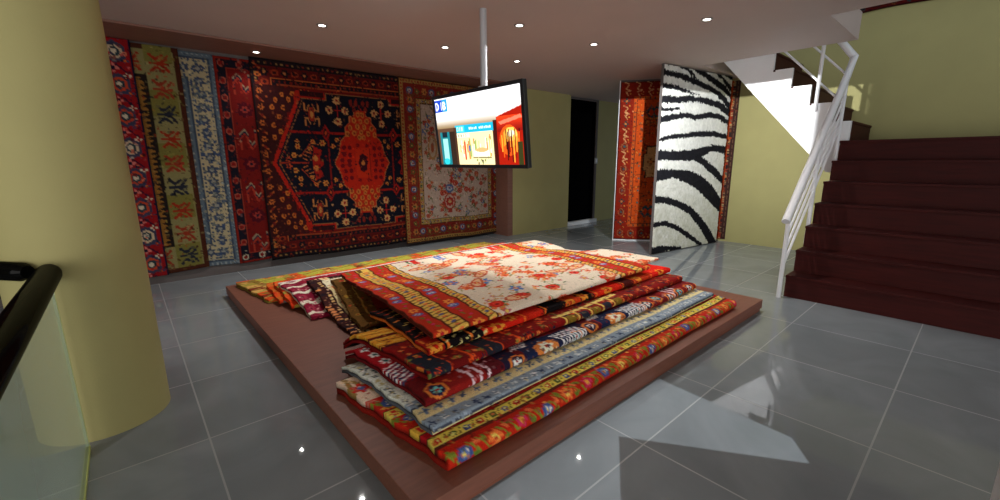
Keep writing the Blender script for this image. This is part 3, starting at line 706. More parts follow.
for k, yy in enumerate((1.0, 1.9)):   # urns
    c6.ell(.95, yy+.25, .13, .16, (188, 60, 44)); c6.ell(.95, yy+.25, .10, .13, (214, 180, 160)); c6.flower(.95, yy+.25, .09, (186, 50, 40), (214, 180, 120), 8); c6.rect(.90, yy+.38, 1.0, yy+.46, (178, 60, 44))
    c6.rose(.95, yy, .09, (80, 106, 156), (200, 200, 206), (80, 106, 156)); c6.rose(.80, yy+.08, .06, (190, 44, 34), (214, 100, 70), (150, 24, 24)); c6.rose(1.08, yy-.1, .06, (190, 44, 34), (214, 100, 70), (150, 24, 24))
c6.ell(.62, 1.15, .10, .22, (190, 140, 84)); c6.ell(.62, 1.15, .07, .17, (206, 180, 150)); c6.ell(.62, 1.15, .03, .09, (184, 90, 56))
hang_rug('hanging_rug', 'cream floral rug with red and gold border hanging behind the television', 'rug', GH, c6, (3.63, YW-.088, .1), z0=.055, z1=2.865, seed=7, amp=.035, freq=.75, tone=.72, **BW)

# ------------------------------------------------------------------ display boards at the passage
# orange rug on a white framed board
a = Vector((6.93, 4.60)); bdir = Vector((.6, -.8)).normalized()
nA = (-.8, -.6, 0)
of = empty('rug_display_board', (7.3, 4.1, 0)); tag(of, 'thin white edged board carrying the orange rug behind the zebra rug', 'display board')
def obox(name, m, p0, d, n, u0, u1, t0, t1, z0, z1, parent):
    mb = MB(); P = [(p0.x+d.x*u+n[0]*t, p0.y+d.y*u+n[1]*t) for u, t in ((u0, t0), (u1, t0), (u1, t1), (u0, t1))]
    return mb.prism(P, 'z', z0, z1).build(name, m, parent)
obox('board_panel', M_backwall, a, bdir, nA, 0, 1.2, -.03, 0, 0.0, 2.89, of)
obox('edge_strip', M_jamb, a, bdir, nA, -.014, 0, -.03, .018, 0, 2.89, of)
obox('edge_strip', M_jamb, a, bdir, nA, 0.0, 1.2, .0005, .018, 0.0, .022, of)
c7 = Cv(1.2, 2.8, (196, 74, 22), 140); rn = random.Random(21)
c7.frame(0, .24, (138, 34, 18)); c7.frame(.24, .30, (196, 84, 30)); c7.frame(.24, .25, (50, 34, 30)); c7.frame(.295, .305, (50, 34, 30)); c7.frame(0, .02, (90, 30, 20))
def b7(x, y, i, a_):
    m3 = int(y*7.1) % 3
    if m3 == 0: c7.line([(x-.05, y-.12), (x+.03, y-.08), (x-.02, y), (x+.06, y+.02), (x-.02, y+.05), (x+.03, y+.12)], .018, (206, 150, 100))
    elif m3 == 1: c7.hexa(x, y, .055, .075, (150, 96, 60)); c7.hexa(x, y, .04, .055, (120, 30, 20)); c7.ell(x, y, .02, .02, TEAL)
    else: c7.flower(x, y, .05, (40, 60, 60), (200, 120, 60), 4)
    c7.ell(x+.06, y+.08, .014, .014, (206, 140, 60))
c7.ring(.12, .20, b7); c7.ring(.272, .08, lambda x, y, i, a_: c7.diamond(x, y, .018, .022, (60, 60, 50)))
for k in range(9):
    y = .5+.22*k; c7.line([(.36, y), (.46, y), (.46, y-.07), (.56, y-.07)], .012, (70, 40, 26)); c7.line([(.42, y+.05), (.42, y+.12), (.5, y+.12)], .01, (80, 46, 26)); c7.ell(.40, y+.07, .016, .016, TEAL)
for y in (.52, 2.28): c7.diamond(.55, y, .10, .13, (36, 70, 76)); c7.diamond(.55, y, .05, .07, (196, 60, 24)); c7.line([(.55, y+.13), (.55, y+.4)], .02, (60, 46, 40))
c7.rnd_flowers(.32, .32, .60, 2.5, 90, [(130, 50, 24), (214, 130, 54), (90, 64, 44)], .012, .028, rn, (120, 46, 24))
c7.rect(.50, 1.10, .72, 1.66, (60, 50, 44)); c7.rect(.46, 1.22, .74, 1.54, (60, 50, 44)); c7.rect(.52, 1.12, .72, 1.64, (206, 160, 100)); c7.rect(.48, 1.24, .72, 1.52, (206, 160, 100))
c7.flower(.6, 1.38, .07, (120, 60, 40), (206, 120, 60), 4); c7.a[:, c7.W-c7.W//2:] = c7.a[:, :c7.W//2][:, ::-1]
hang_rug('hanging_rug', 'orange rug with dark red border hanging beside the dark doorway', 'rug', None, c7, (a.x+nA[0]*.003, a.y+nA[1]*.003, 0), ud=(bdir.x, bdir.y), z0=.032, z1=2.86, nrm=nA, amp=.0, seed=9, tone=.95)
# multicoloured striped rug on the right wall
c8 = Cv(.60, 2.80, (70, 40, 34), 150); rn = random.Random(31); y = 0
while y < 2.8:
    hgt = rn.uniform(.02, .06); c8.rect(0, y, .6, y+hgt, rn.choice([(140, 40, 28), (60, 34, 34), (170, 130, 90), (46, 60, 60), (120, 84, 50), (186, 90, 40), (40, 30, 34), (150, 60, 40), (110, 110, 90)]))
    for k in range(6): c8.ell(.1+.1*k, y+hgt/2, .03, .01, rn.choice([(190, 160, 110), (50, 40, 40), (150, 50, 30)]))
    y += hgt
for k in range(4):
    yy = .35+.65*k; c8.diamond(.45, yy, .06, .10, (190, 90, 40)); c8.diamond(.45, yy, .03, .05, (40, 90, 84))
c8.rect(.42, 0, .485, 2.8, (196, 70, 26)); c8.rect(.52, 0, .6, 2.8, (64, 40, 36))
for k in range(28): c8.line([(.56, .1*k), (.56, .1*k+.05)], .02, (120, 90, 70))
hang_rug('hanging_rug', 'narrow multicoloured striped rug hanging between the zebra rug and khaki wall', 'rug', None, c8, (8.356, 3.71, 0), ud=(0, -1), z0=.03, z1=2.86, nrm=(-1, 0, 0), amp=.006, seed=10, tone=.95)
# zebra board
za = Vector((6.245, 3.425)); zd = Vector((2.099, -.283)).normalized(); nz_ = (zd.y, -zd.x, 0)   # towards the room
zb_ = empty('zebra_display_board', (7.2, 3.3, 0)); tag(zb_, 'tall narrow edged board carrying the zebra striped rug', 'display board')
ZW = 1.86
obox('board_panel', M_backwall, za, zd, nz_, 0, ZW, -.03, 0, 0.0, 2.895, zb_)
obox('edge_strip', M_backwall, za, zd, nz_, -.008, 0, -.03, .012, 0, 2.895, zb_)
ZS = [
[(0.05, 2.9, 0.02), (0.31, 2.91, 0.025), (0.56, 2.87, 0.03), (0.73, 2.8, 0.03), (0.82, 2.75, 0.015)],
[(-0.02, 2.77, 0.04), (0.33, 2.76, 0.045), (0.58, 2.74, 0.05), (0.91, 2.69, 0.045), (1.33, 2.62, 0.05), (1.64, 2.52, 0.06), (1.94, 2.34, 0.05)],
[(0.71, 2.90, 0.03), (0.95, 2.86, 0.045), (1.3, 2.77, 0.055), (1.64, 2.68, 0.055), (1.87, 2.56, 0.03)],
[(1.27, 2.92, 0.02), (1.54, 2.84, 0.03), (1.78, 2.72, 0.045), (1.94, 2.62, 0.04)],
[(1.63, 2.91, 0.04), (1.94, 2.85, 0.05)],
[(-.02, 2.585, 0.035), (0.23, 2.59, 0.035), (0.48, 2.56, 0.03), (0.93, 2.52, 0.008)],
[(-.02, 2.39, 0.06), (0.37, 2.41, 0.055), (0.68, 2.45, 0.048), (1.08, 2.45, 0.05), (1.51, 2.41, 0.06), (1.94, 2.27, 0.06)],
[(-0.02, 2.24, 0.03), (0.21, 2.26, 0.026), (0.44, 2.29, 0.02)],
[(-0.02, 2.09, 0.06), (0.29, 2.15, 0.05), (0.59, 2.19, 0.042), (0.92, 2.17, 0.045), (1.25, 2.23, 0.048), (1.54, 2.22, 0.05), (1.94, 2.12, 0.05)],
[(-.02, 1.8, 0.025), (0.32, 1.86, 0.035), (0.64, 1.88, 0.038), (1.03, 1.92, 0.045), (1.45, 1.93, 0.05), (1.94, 1.88, 0.035)],
[(-0.02, 1.57, 0.085), (0.42, 1.57, 0.08), (0.81, 1.57, 0.088), (1.21, 1.64, 0.08), (1.41, 1.70, 0.05), (1.94, 1.66, 0.085)],
[(0.81, 1.58, 0.06), (1.16, 1.49, 0.065), (1.48, 1.34, 0.075), (1.94, 1.10, 0.07)],
[(1.86, 1.67, 0.05), (1.90, 1.5, 0.045), (1.94, 1.4, .03)],
[(-.02, 1.26, 0.10), (0.4, 1.29, 0.075), (0.79, 1.23, 0.11), (1.15, 1.12, 0.135), (1.47, 0.95, 0.145), (1.94, 0.64, 0.11)],
[(-.02, 0.9, 0.065), (0.32, 0.86, 0.055), (0.59, 0.79, 0.06), (0.94, 0.66, 0.065), (1.25, 0.46, 0.085), (1.51, 0.24, 0.10), (1.78, -0.02, 0.09)],
[(-0.02, 0.49, 0.045), (0.31, 0.49, 0.042), (0.64, 0.38, 0.045), (0.93, 0.24, 0.045), (1.36, 0.02, 0.04)],
[(-0.02, 0.05, 0.075), (0.29, 0.07, 0.065), (0.76, 0.03, 0.02)]]
cz = Cv(ZW, 2.87, (232, 232, 226), 170)
YY, XX = np.mgrid[0:cz.H, 0:cz.W]; XX = (XX+.5)/cz.r; ZZ = 2.885-(YY+.5)/cz.r
rs = np.random.RandomState(3)
def smooth_noise(h, w, step, rs):
    g = rs.rand(h//step+3, w//step+3); y = np.arange(h)/step; x = np.arange(w)/step
    i = y.astype(int); j = x.astype(int); fy = (y-i)[:, None]; fx = (x-j)[None]
    return (g[i][:, j]*(1-fy)*(1-fx)+g[i+1][:, j]*fy*(1-fx)+g[i][:, j+1]*(1-fy)*fx+g[i+1][:, j+1]*fy*fx)
fur = smooth_noise(cz.H, cz.W, 3, rs)*.6+smooth_noise(cz.H, cz.W, 7, rs)*.4
tone = smooth_noise(cz.H, cz.W, 5, rs)*.5+smooth_noise(cz.H, cz.W, 12, rs)*.5
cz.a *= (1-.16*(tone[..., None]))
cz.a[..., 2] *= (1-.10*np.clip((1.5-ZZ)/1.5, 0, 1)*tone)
dark = np.zeros(XX.shape, bool)
for s_ in ZS:
    for (x0, z0, w0), (x1, z1, w1) in zip(s_[:-1], s_[1:]):
        dx, dz = x1-x0, z1-z0; t = np.clip(((XX-x0)*dx+(ZZ-z0)*dz)/(dx*dx+dz*dz), 0, 1)
        dd = np.hypot(XX-x0-t*dx, (ZZ-z0-t*dz)); dark |= dd < (w0+t*(w1-w0))*.93+(fur-.5)*.05
cz.a[dark] = np.array((20, 20, 24))*(1+.5*tone[dark][:, None])
def zebra():
    W, H = ZW, 2.87; n, m = int(W/.011), int(H/.011)
    u, v = np.meshgrid(np.linspace(0, W, n), np.linspace(0, H, m), indexing='ij')
    r = np.random.RandomState(7); f = smooth_noise(n, m, 2, r)*.010+smooth_noise(n, m, 5, r)*.008
    out = .012+f; zz = 2.885-v+(r.rand(n, m)-.5)*.004; zz = np.maximum(zz, .012)
    uj = u.copy()
    B = np.stack([za.x+zd.x*uj, za.y+zd.y*uj, zz], -1); nn = np.array(nz_)
    fr_ = B+nn*out[..., None]; bk = B+nn*.002; N0 = n*m
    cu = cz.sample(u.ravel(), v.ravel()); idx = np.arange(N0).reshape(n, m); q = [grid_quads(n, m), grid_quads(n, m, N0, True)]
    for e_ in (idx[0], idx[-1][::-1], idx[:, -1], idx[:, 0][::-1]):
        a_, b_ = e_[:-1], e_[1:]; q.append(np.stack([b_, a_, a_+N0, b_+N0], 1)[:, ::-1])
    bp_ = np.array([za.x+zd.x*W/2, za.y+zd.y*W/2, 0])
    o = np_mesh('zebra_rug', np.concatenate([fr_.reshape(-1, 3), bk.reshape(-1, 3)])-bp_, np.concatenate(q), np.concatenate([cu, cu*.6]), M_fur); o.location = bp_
    tag(o, 'shaggy black and white zebra striped rug hanging from ceiling to floor', 'rug')
zebra()
# red rug high up on the stair wall
c9 = Cv(3.2, 1.3, (140, 22, 18), 90); c9.frame(0, .02, (80, 14, 14)); c9.frame(.02, .10, (124, 18, 16)); c9.frame(.10, .12, GOLD)
c9.ring(.06, .16, lambda x, y, i, a_: c9.flower(x, y, .035, ((60, 90, 90), (190, 110, 50), (96, 20, 20))[i % 3], NAVY, 5)); c9.rnd_flowers(.2, .2, 3, 1.1, 150, [ORG, NAVY, CRM], .03, .06, rn)
hang_rug('hanging_rug', 'red rug hanging high on the khaki stair wall, only its lower edge showing', 'rug', None, c9, (8.356, 1.78, 0), ud=(0, -1), z0=3.55, z1=4.85, nrm=(-1, 0, 0), amp=.004, seed=12)

# ------------------------------------------------------------------ platform with the folded rugs
PX0, PX1, PY0, PY1, PZ = .715, 4.68, 1.32, 5.56, .12
pl = empty('display_platform', ((PX0+PX1)/2, (PY0+PY1)/2, 0)); tag(pl, 'low brown wooden platform on the tiled floor under the rug pile', 'platform')
box('deck', M_plat, PX0, PX1, PY0, PY1, .03, PZ, pl, .004)
box('plinth', M_plat, PX0+.012, PX1-.012, PY0+.012, PY1-.012, 0.0, .03, pl)

DY = .01; GY = np.arange(1.2, 5.7, DY); TOP = np.full(GY.shape, PZ+.001)
def smooth1(a, k):
    p = np.pad(a, k, mode='edge'); return np.convolve(p, np.ones(2*k+1)/(2*k+1), 'valid')
def folded_rug(label, cv, x0f, x0b, x1, y0, y1, t, seed, bumps=.004, wob=.012, vpos=.15, drape=14):
    """rug folded in two (fold facing the viewer), draped over what already lies on the platform"""
    global TOP
    speckle(cv, seed, 260 if seed >= 80 else 1000, .005, .013, .55 if seed < 80 else .35)
    rnd = random.Random(seed); i0 = int((y0-1.2)/DY); i1 = int((y1-1.2)/DY)
    raw = TOP.copy()
    mx = np.array([raw[max(0, i-drape):i+drape+1].max() for i in range(len(raw))])
    sm = np.maximum(smooth1(mx, drape), raw)
    base = lambda y: np.interp(y, GY, sm)
    # cross section, mid line from rear top to rear bottom
    r = t/2; lay = t*.46
    yt = np.arange(y1, y0+r, -.0085); kf = 9
    ang = np.linspace(PI/2, -PI/2, kf)
    yb = np.linspace(y0+r, y1, 14)[1:]
    oy = np.concatenate([yt, y0+r-r*np.cos(ang), yb]); oz = np.concatenate([base(yt)+t, base(y0+r)+r+r*np.sin(ang), base(yb)+.0015])
    ri = r-lay
    iy = np.concatenate([yt, y0+r-ri*np.cos(ang), yb]); iz = np.concatenate([base(yt)+t-lay, base(y0+r)+r+ri*np.sin(ang), base(yb)+.0015+lay])
    arc = np.concatenate([yt-(y0+r), -(PI/2-ang)*r, -PI*r-(yb-(y0+r))])      # distance from the start of the fold
    L = x1-x0f; nx = int(L/.0095); k = len(oy)
    U, K = np.meshgrid(np.linspace(0, 1, nx), np.arange(k), indexing='ij')
    ph = [rnd.uniform(0, 6) for _ in range(6)]
    def place(py, pz, topw):
        Yk = py[K]; Zk = pz[K]
        fr_ = np.clip((Yk-y0)/(y1-y0), 0, 1)
        wob_l = .007*np.sin(Yk*17+ph[0])+.004*np.sin(Yk*41+ph[4])
        xa_ = x0f+(x0b-x0f)*fr_+wob_l; X_ = xa_+(x1+wob_l-xa_)*U
        yoff = wob*(np.sin(X_*2.1+ph[1])*.6+np.sin(X_*5.3+ph[2])*.4)*np.exp(-fr_*6)
        zoff = bumps*(1+np.sin(X_*7.5+Yk*4+ph[3]))*topw[K]
        return np.stack([X_, Yk+yoff, Zk+zoff], -1)
    tw = np.concatenate([np.ones(len(yt)), (np.sin(ang)+1)/2, np.zeros(len(yb))])
    Vo = place(oy, oz, tw); Vi = place(iy, iz, tw)
    uu_ = (np.linspace(0, 1, nx)[:, None]*np.ones(k)[None])*(x1-(x0f+(x0b-x0f)*np.clip((oy-y0)/(y1-y0), 0, 1)))[None]
    cu = np.clip(cv.sample(uu_.ravel()+.005, (arc[K]+vpos).ravel())*1.12, 0, .93)
    n0 = nx*k; q = [grid_quads(nx, k), grid_quads(nx, k, n0, True)]; idx = np.arange(n0).reshape(nx, k)
    for e_ in (idx[0], idx[-1][::-1], idx[:, -1], idx[:, 0][::-1]):
        a_, b_ = e_[:-1], e_[1:]; q.append(np.stack([b_, a_, a_+n0, b_+n0], 1)[:, ::-1])
    V = np.concatenate([Vo.reshape(-1, 3), Vi.reshape(-1, 3)]); bp_ = np.array([(x0f+x1)/2, (y0+y1)/2, float(base(y0+r))])
    o = np_mesh('folded_rug', V-bp_, np.concatenate(q), np.concatenate([cu, cu*.75]), M_pile); o.location = bp_
    tag(o, label, 'rug', 'folded rugs piled on the platform')
    newtop = sm+t+bumps*2+.001
    TOP[i0:i1] = np.maximum(TOP[i0:i1], newtop[i0:i1])
    return o

def bands(cv, spec):
    y = 0
    for hgt, c_, fn in spec:
        cv.rect(0, y, cv.w, y+hgt, c_)
        if fn: fn(cv, y+hgt/2, hgt)
        y += hgt
def florals(cols, step, r, vine=None, seed=0):
    def f(cv, y, h):
        rr = random.Random(seed); n = int(cv.w/step)
        for k in range(n):
            x = (k+.5)*step; c_ = cols[k % len(cols)]
            if vine: cv.line([(x-step/2, y-h*.25), (x-step/4, y+h*.25), (x, y), (x+step/4, y-h*.3), (x+step/2, y-h*.25)], h*.07, vine)
            if isinstance(r, float): cv.flower(x+rr.uniform(-.1, .1)*step, y+rr.uniform(-.15, .15)*h, r, c_, cols[(k+1) % len(cols)], 6, rr.random())
    return f
def bigroses(step, r, seed=0):
    def f(cv, y, h):
        rr = random.Random(seed)
        for k in range(int(cv.w/step)):
            x = (k+.5)*step; t = k % 3; yy = y+rr.uniform(-.15, .15)*h
            cv.line([(x-step*.5, yy+h*.3), (x-step*.2, yy-h*.3), (x+step*.2, yy+h*.3), (x+step*.5, yy-h*.2)], .012, (120, 126, 44))
            if t == 0: cv.rose(x, yy, r, (60, 78, 130), (206, 200, 190), (70, 110, 130)); cv.flower(x, yy, r*.6, (90, 110, 160), (230, 190, 90), 6)
            elif t == 1: cv.flower(x, yy, r*1.1, (214, 110, 52), (150, 20, 60), 6); cv.flower(x, yy, r*.5, (226, 190, 90), RED, 5)
            else: cv.flower(x, yy, r*.95, (186, 44, 84), (230, 150, 60), 5)
            cv.ell(x+step*.38, yy-h*.2, .028, .016, (90, 110, 40), rr.uniform(0, 3)); cv.ell(x-step*.35, yy+h*.2, .026, .014, (110, 120, 40), rr.uniform(0, 3)); cv.ell(x+step*.45, yy+h*.25, .018, .018, (220, 110, 60))
    return f
def goldband(step=.075, cols=((186, 44, 34), (80, 90, 40), (70, 80, 130))):
    def f(cv, y, h):
        cv.rect(0, y-h*.5, cv.w, y-h*.40, (60, 34, 22)); cv.rect(0, y+h*.40, cv.w, y+h*.5, (60, 34, 22))
        for k in range(int(cv.w/step)): cv.flower((k+.5)*step, y, h*.30, cols[k % len(cols)], (240, 210, 130), 6); cv.line([((k+1)*step-.01, y-h*.3), ((k+1)*step+.01, y+h*.3)], .008, (110, 90, 40))
    return f

FR = []
# A: red floral, gold border (front-most, lowest)
cA = Cv(3.5, 1.25, RED, 160)
REDA = (172, 34, 18)
bands(cA, [(.02, (140, 28, 18), None), (.14, REDA, bigroses(.185, .043, 1)), (.02, (90, 30, 20), None), (.085, YEL, goldband(.085)), (.04, (160, 20, 26), None), (.09, GOLD, goldband(.10)), (.13, REDA, bigroses(.18, .04, 2)), (.09, YEL, goldband(.08)), (.16, (176, 36, 28), bigroses(.2, .06, 3)), (.42, (214, 186, 164), florals([(186, 40, 30), (80, 90, 140), (214, 150, 60)], .16, .06, (140, 110, 60), 4))])
# B: grey blue and beige
cB = Cv(3.4, 1.25, (150, 160, 166), 160)
GB = (126, 140, 154); BE = (206, 190, 140)
def small(step, r, c_a, c_b, seed=0):
    def f(cv, y, h):
        rr = random.Random(seed)
        for k in range(int(cv.w/step)):
            for j in range(max(1, int(h/(step*.8)))):
                cv.flower((k+.5)*step+rr.uniform(-.01, .01), y-h/2+(j+.5)*h/max(1, int(h/(step*.8))), r*rr.uniform(.7, 1.1), c_a if rr.random() < .7 else c_b, c_b, 4, rr.random())
    return f
bands(cB, [(.055, (92, 98, 106), None), (.020, (206, 192, 146), None), (.012, (60, 66, 80), None), (.085, GB, small(.07, .024, (200, 206, 206), (44, 56, 86), 1)), (.012, (90, 96, 104), None), (.10, BE, small(.085, .03, (100, 116, 140), (70, 84, 110), 2)), (.014, (60, 66, 80), None), (.06, GB, small(.06, .02, (206, 206, 200), (50, 60, 90), 3)), (.84, (196, 202, 192), small(.07, .028, (60, 70, 80), (170, 160, 110), 4))])
# C: maroon and navy with white motifs
cC = Cv(3.3, 1.25, (84, 14, 22), 160); rn = random.Random(44)
for k in range(24):
    x = .14*k; cC.rect(x, 0, x+.14, .5, rn.choice([(84, 14, 22), (30, 24, 48), (112, 20, 22), (96, 16, 20), (128, 26, 22)]))
for x in (.30, .36, .42, 2.62, 2.68, 2.74): cC.line([(x, 0), (x+.03, .15), (x, .32)], .022, (222, 190, 200)); 
for k in range(18):
    x = .10+.19*k; y = .14+rn.uniform(-.03, .05)
    if x > .5 or x < .25: cC.hexa(x, y, .065, .075, (196, 112, 48)); cC.hexa(x, y, .045, .055, (34, 30, 60)); cC.flower(x, y, .035, (206, 206, 200) if k % 2 else (110, 180, 180), (150, 30, 30), 5)
for xs in (.95, 1.75):
    cC.poly([(xs-.22, .06), (xs+.25, .02), (xs+.28, .25), (xs-.18, .3)], (26, 34, 66)); cC.hexa(xs, .15, .10, .08, (200, 120, 56)); cC.flower(xs, .15, .06, (226, 214, 190), (150, 50, 30), 6)
    for j in range(9): cC.line([(xs+.12+.03*j, .05), (xs+.16+.03*j, .13), (xs+.12+.03*j, .24)], .013, (226, 228, 232))
    for j in range(7): cC.line([(xs-.24+.02*j, .24), (xs-.2+.02*j, .31)], .011, (226, 228, 232))
cC.rect(0, .36, 3.3, 1.25, (148, 16, 26))
for j in range(12): cC.line([(.0, .36+.018*j), (.12, .40+.018*j), (.3, .37+.018*j)], .011, (228, 230, 234) if j % 2 else (60, 60, 90))
for k in range(5): cC.flower(.06, .66+.12*k, .04, (230, 230, 226), (40, 90, 90), 5); cC.flower(.14, .70+.12*k, .03, NAVY, (226, 200, 170), 5)
# D: dark red small florals, gold corner
cD = Cv(3.2, 1.25, (120, 16, 14), 160); cD.rnd_flowers(0, 0, 3.2, .5, 620, [(90, 100, 50), (206, 80, 36), (40, 20, 40), (214, 120, 60), (20, 30, 50)], .012, .026, rn, (70, 40, 20))
for x in (.02, .16, .42, .56): cD.rect(x, 0, x+.13, .36, (30, 34, 44) if x < .1 or .3 < x < .5 else (96, 16, 16)); cD.line([(x+.13, -.01), (x+.15, .15), (x+.13, .4)], .022, (206, 74, 26)); 
cD.rnd_flowers(0, 0, .75, .36, 40, [(190, 60, 30), (196, 110, 44), (120, 120, 50)], .016, .03, rn)
for k in range(5):
    x = 1.18+.15*k; cD.line([(x, .02), (x+.02, .20)], .02, (226, 180, 90)); cD.rect(x+.03, .04, x+.12, .16, (34, 40, 54) if k % 2 else (120, 96, 30))
cD.line([(1.15, .20), (1.95, .23)], .035, (230, 190, 110))
cD.rect(0, .56, .16, .66, (70, 14, 20)); cD.rect(0, .58, .22, .98, (206, 140, 40))
for j in range(10): cD.line([(0, .60+.04*j), (.2, .575+.04*j)], .010, (230, 180, 80) if j % 2 else (120, 60, 20))
cD.rect(0, .72, .2, .76, (90, 20, 16))
# E: black and scarlet with orange arcs
cE = Cv(3.1, 1.25, (150, 22, 14), 160)
for x, c_ in ((0, (150, 24, 16)), (.12, (16, 12, 14)), (.30, (20, 14, 16)), (.42, (196, 30, 16)), (.78, (190, 36, 18)), (1.0, (16, 12, 14)), (1.26, (200, 60, 22)), (1.45, (16, 12, 14)), (1.62, (206, 34, 16)), (2.0, (70, 16, 14)), (2.2, (180, 50, 20)), (2.5, (206, 28, 18))):
    cE.rect(x, 0, 3.1, .6, c_)
    cE.line([(x, -.01), (x+.03, .16), (x, .5)], .018, (226, 110, 40))
for (x, y) in ((.06, .15), (.55, .14), (.70, .2), (1.32, .12), (1.5, .16), (1.8, .14), (2.3, .16), (2.7, .14)): cE.flower(x, y, .055, (230, 140, 50), (170, 30, 16), 7)
for k in range(16): cE.line([(.14+.07*(k % 5), .06+.03*(k % 7)), (.17+.07*(k % 5), .08+.03*(k % 7))], .012, (226, 200, 130))
cE.rect(0, .30, .32, 1.25, (22, 14, 16))
for k in range(24): cE.line([(.02+.05*(k % 3), .34+.035*k), (.06+.05*(k % 3), .35+.035*k)], .012, rn.choice([(226, 180, 90), (200, 60, 30), (220, 120, 50)]))
cE.rect(.17, .3, .185, 1.25, (206, 80, 30))
# rear rugs
def kilim(w, seed, cols, s=.12):
    cc = Cv(w, 1.3, cols[0], 120); rr = random.Random(seed)
    for i in range(int(w/s)+1):
        for j in range(int(1.3/(s*.8))+1):
            cc.rect(i*s, j*s*.8, (i+1)*s, (j+1)*s*.8, rr.choice(cols))
            if rr.random() < .6: cc.diamond((i+.5)*s, (j+.4)*s*.8, s*.3, s*.25, rr.choice(cols)); 
            if rr.random() < .4: cc.line([(i*s, j*s*.8), ((i+1)*s, (j+.6)*s*.8)], .014, rr.choice(cols))
    return cc
cO1 = kilim(3.8, 3, [(150, 132, 56), (150, 142, 62), (136, 104, 50), (196, 74, 30), (120, 100, 40), (190, 150, 80), (110, 40, 24)], .14)
for k in range(9):
    x = .25+.42*k+rn.uniform(-.06, .06); cO1.poly([(x, .78), (x+.20, .74), (x+.26, .98), (x+.18, 1.2), (x-.03, 1.12)], (160, 156, 60)); cO1.line([(x, .9), (x+.22, .97)], .018, (120, 84, 40)); cO1.flower(x+.10, 1.03, .05, (196, 90, 44), (90, 100, 60), 6)
    cO1.rnd_flowers(x+.22, .7, x+.42, 1.2, 6, [(196, 90, 44), (150, 60, 30), (110, 110, 60), (206, 150, 90)], .025, .05, rn)
cO2 = kilim(3.6, 5, [(206, 66, 26), (190, 96, 36), (150, 130, 50), (96, 96, 90), (206, 60, 24)], .10)
cO3 = kilim(3.4, 9, [(206, 56, 22), (214, 80, 34), (176, 60, 30), (160, 140, 60)], .11)
cM = Cv(3.4, 1.3, (130, 22, 44), 140); rn = random.Random(51)
for k in range(9): cM.ell(.08, .12+.19*k, .12, .075, (122, 20, 46)); 
for k in range(9): cM.line([(-.01, .02+.19*k), (.06, .05+.19*k), (.12, .0+.19*k), (.2, .06+.19*k)], .045, (226, 206, 186)); cM.flower(.06, .12+.19*k, .04, (150, 50, 70), (90, 14, 34), 6)
cM.rect(0, 1.02, 3.4, 1.07, (222, 206, 200)); cM.rect(0, 1.07, 3.4, 1.3, (160, 20, 30)); cM.rect(0, 1.10, .5, 1.16, (60, 70, 150))
for k in range(16): cM.ell(.12+.2*k, 1.16, .05, .018, rn.choice([(50, 70, 170), (226, 200, 190), (110, 14, 30)]))
cF = Cv(3.3, 1.45, (50, 24, 24), 140)
for k in range(30): cF.ell(.03, .03+.05*k, .028, .018, rn.choice([(206, 130, 80), (60, 24, 24), (30, 20, 30)])); cF.ell(.09, .05+.05*k, .02, .016, rn.choice([(226, 170, 110), (60, 24, 24)]))
cF.rect(.12, 0, .21, 1.45, (226, 190, 140)); cF.rect(.16, 0, .175, 1.45, (206, 120, 70))
cF.rect(.12, 1.10, 3.3, 1.32, (228, 202, 170))
for k in range(26):
    x = .34+.12*k; cF.rect(x, 1.12, x+.05, 1.28, rn.choice([(110, 24, 34), (60, 34, 30), (150, 60, 50), (92, 116, 76)])); cF.ell(x+.08, 1.2, .02, .03, (200, 120, 90))
cO = Cv(3.2, 1.4, (96, 66, 26), 140); cO.rnd_flowers(0, 0, 3.2, 1.4, 420, [(150, 110, 40), (120, 30, 18), (60, 30, 20), (170, 60, 30), (130, 120, 50)], .02, .04, rn, (50, 30, 16))
cO.rect(.14, 0, .155, 1.4, (170, 130, 60)); cO.rect(.24, 0, .40, 1.4, (120, 28, 18)); cO.rnd_flowers(.24, 0, .40, 1.4, 40, [(190, 90, 40), (70, 20, 16), (150, 110, 50)], .018, .03, rn)

# from the platform upwards: rear ones first, then the front fan, the cream rugs last
folded_rug('olive and orange patchwork rug folded lowest at the rear of the pile', cO1, .93, .80, 4.44, 4.55, 5.47, .04, 60, .003)
folded_rug('orange patchwork rug folded on top of the olive patchwork one', cO2, .98, 1.02, 4.40, 4.38, 5.06, .03, 61, .003)
folded_rug('bright orange rug folded under the maroon and cream one', cO3, 1.03, 1.06, 4.38, 4.16, 4.92, .03, 62, .003)
folded_rug('maroon rug with white scroll border folded in the rear of the pile', cM, 1.10, 1.06, 4.36, 3.78, 4.70, .032, 63, .003)
folded_rug('red rug with wide gold flower border, frontmost and lowest of the pile', cA, .93, .80, 4.20, 1.40, 2.42, .075, 70, .003, .008, .12)
folded_rug('pale grey blue and beige rug folded second from the front', cB, .955, .90, 4.12, 1.58, 2.60, .042, 71, .003, .008, .11)
folded_rug('maroon and navy rug with white zigzag motifs folded third from the front', cC, 1.02, .97, 4.10, 1.74, 2.72, .048, 72, .004, .012, .15)
folded_rug('dark red rug with golden corner pattern folded fourth from the front', cD, 1.12, 1.02, 4.07, 1.88, 2.88, .048, 73, .004, .014, .14)
folded_rug('dark brown rug with pale cream fringe strip folded near the left rear', cF, 1.20, 1.26, 4.30, 3.14, 4.42, .034, 64, .003)
folded_rug('olive brown rug folded just left of the cream floral rug', cO, 1.24, 1.42, 4.25, 2.92, 4.16, .034, 65, .003)
folded_rug('black and scarlet rug with orange arcs folded under the cream floral rug', cE, 1.22, 1.30, 4.10, 2.03, 3.02, .042, 74, .004, .016, .15)
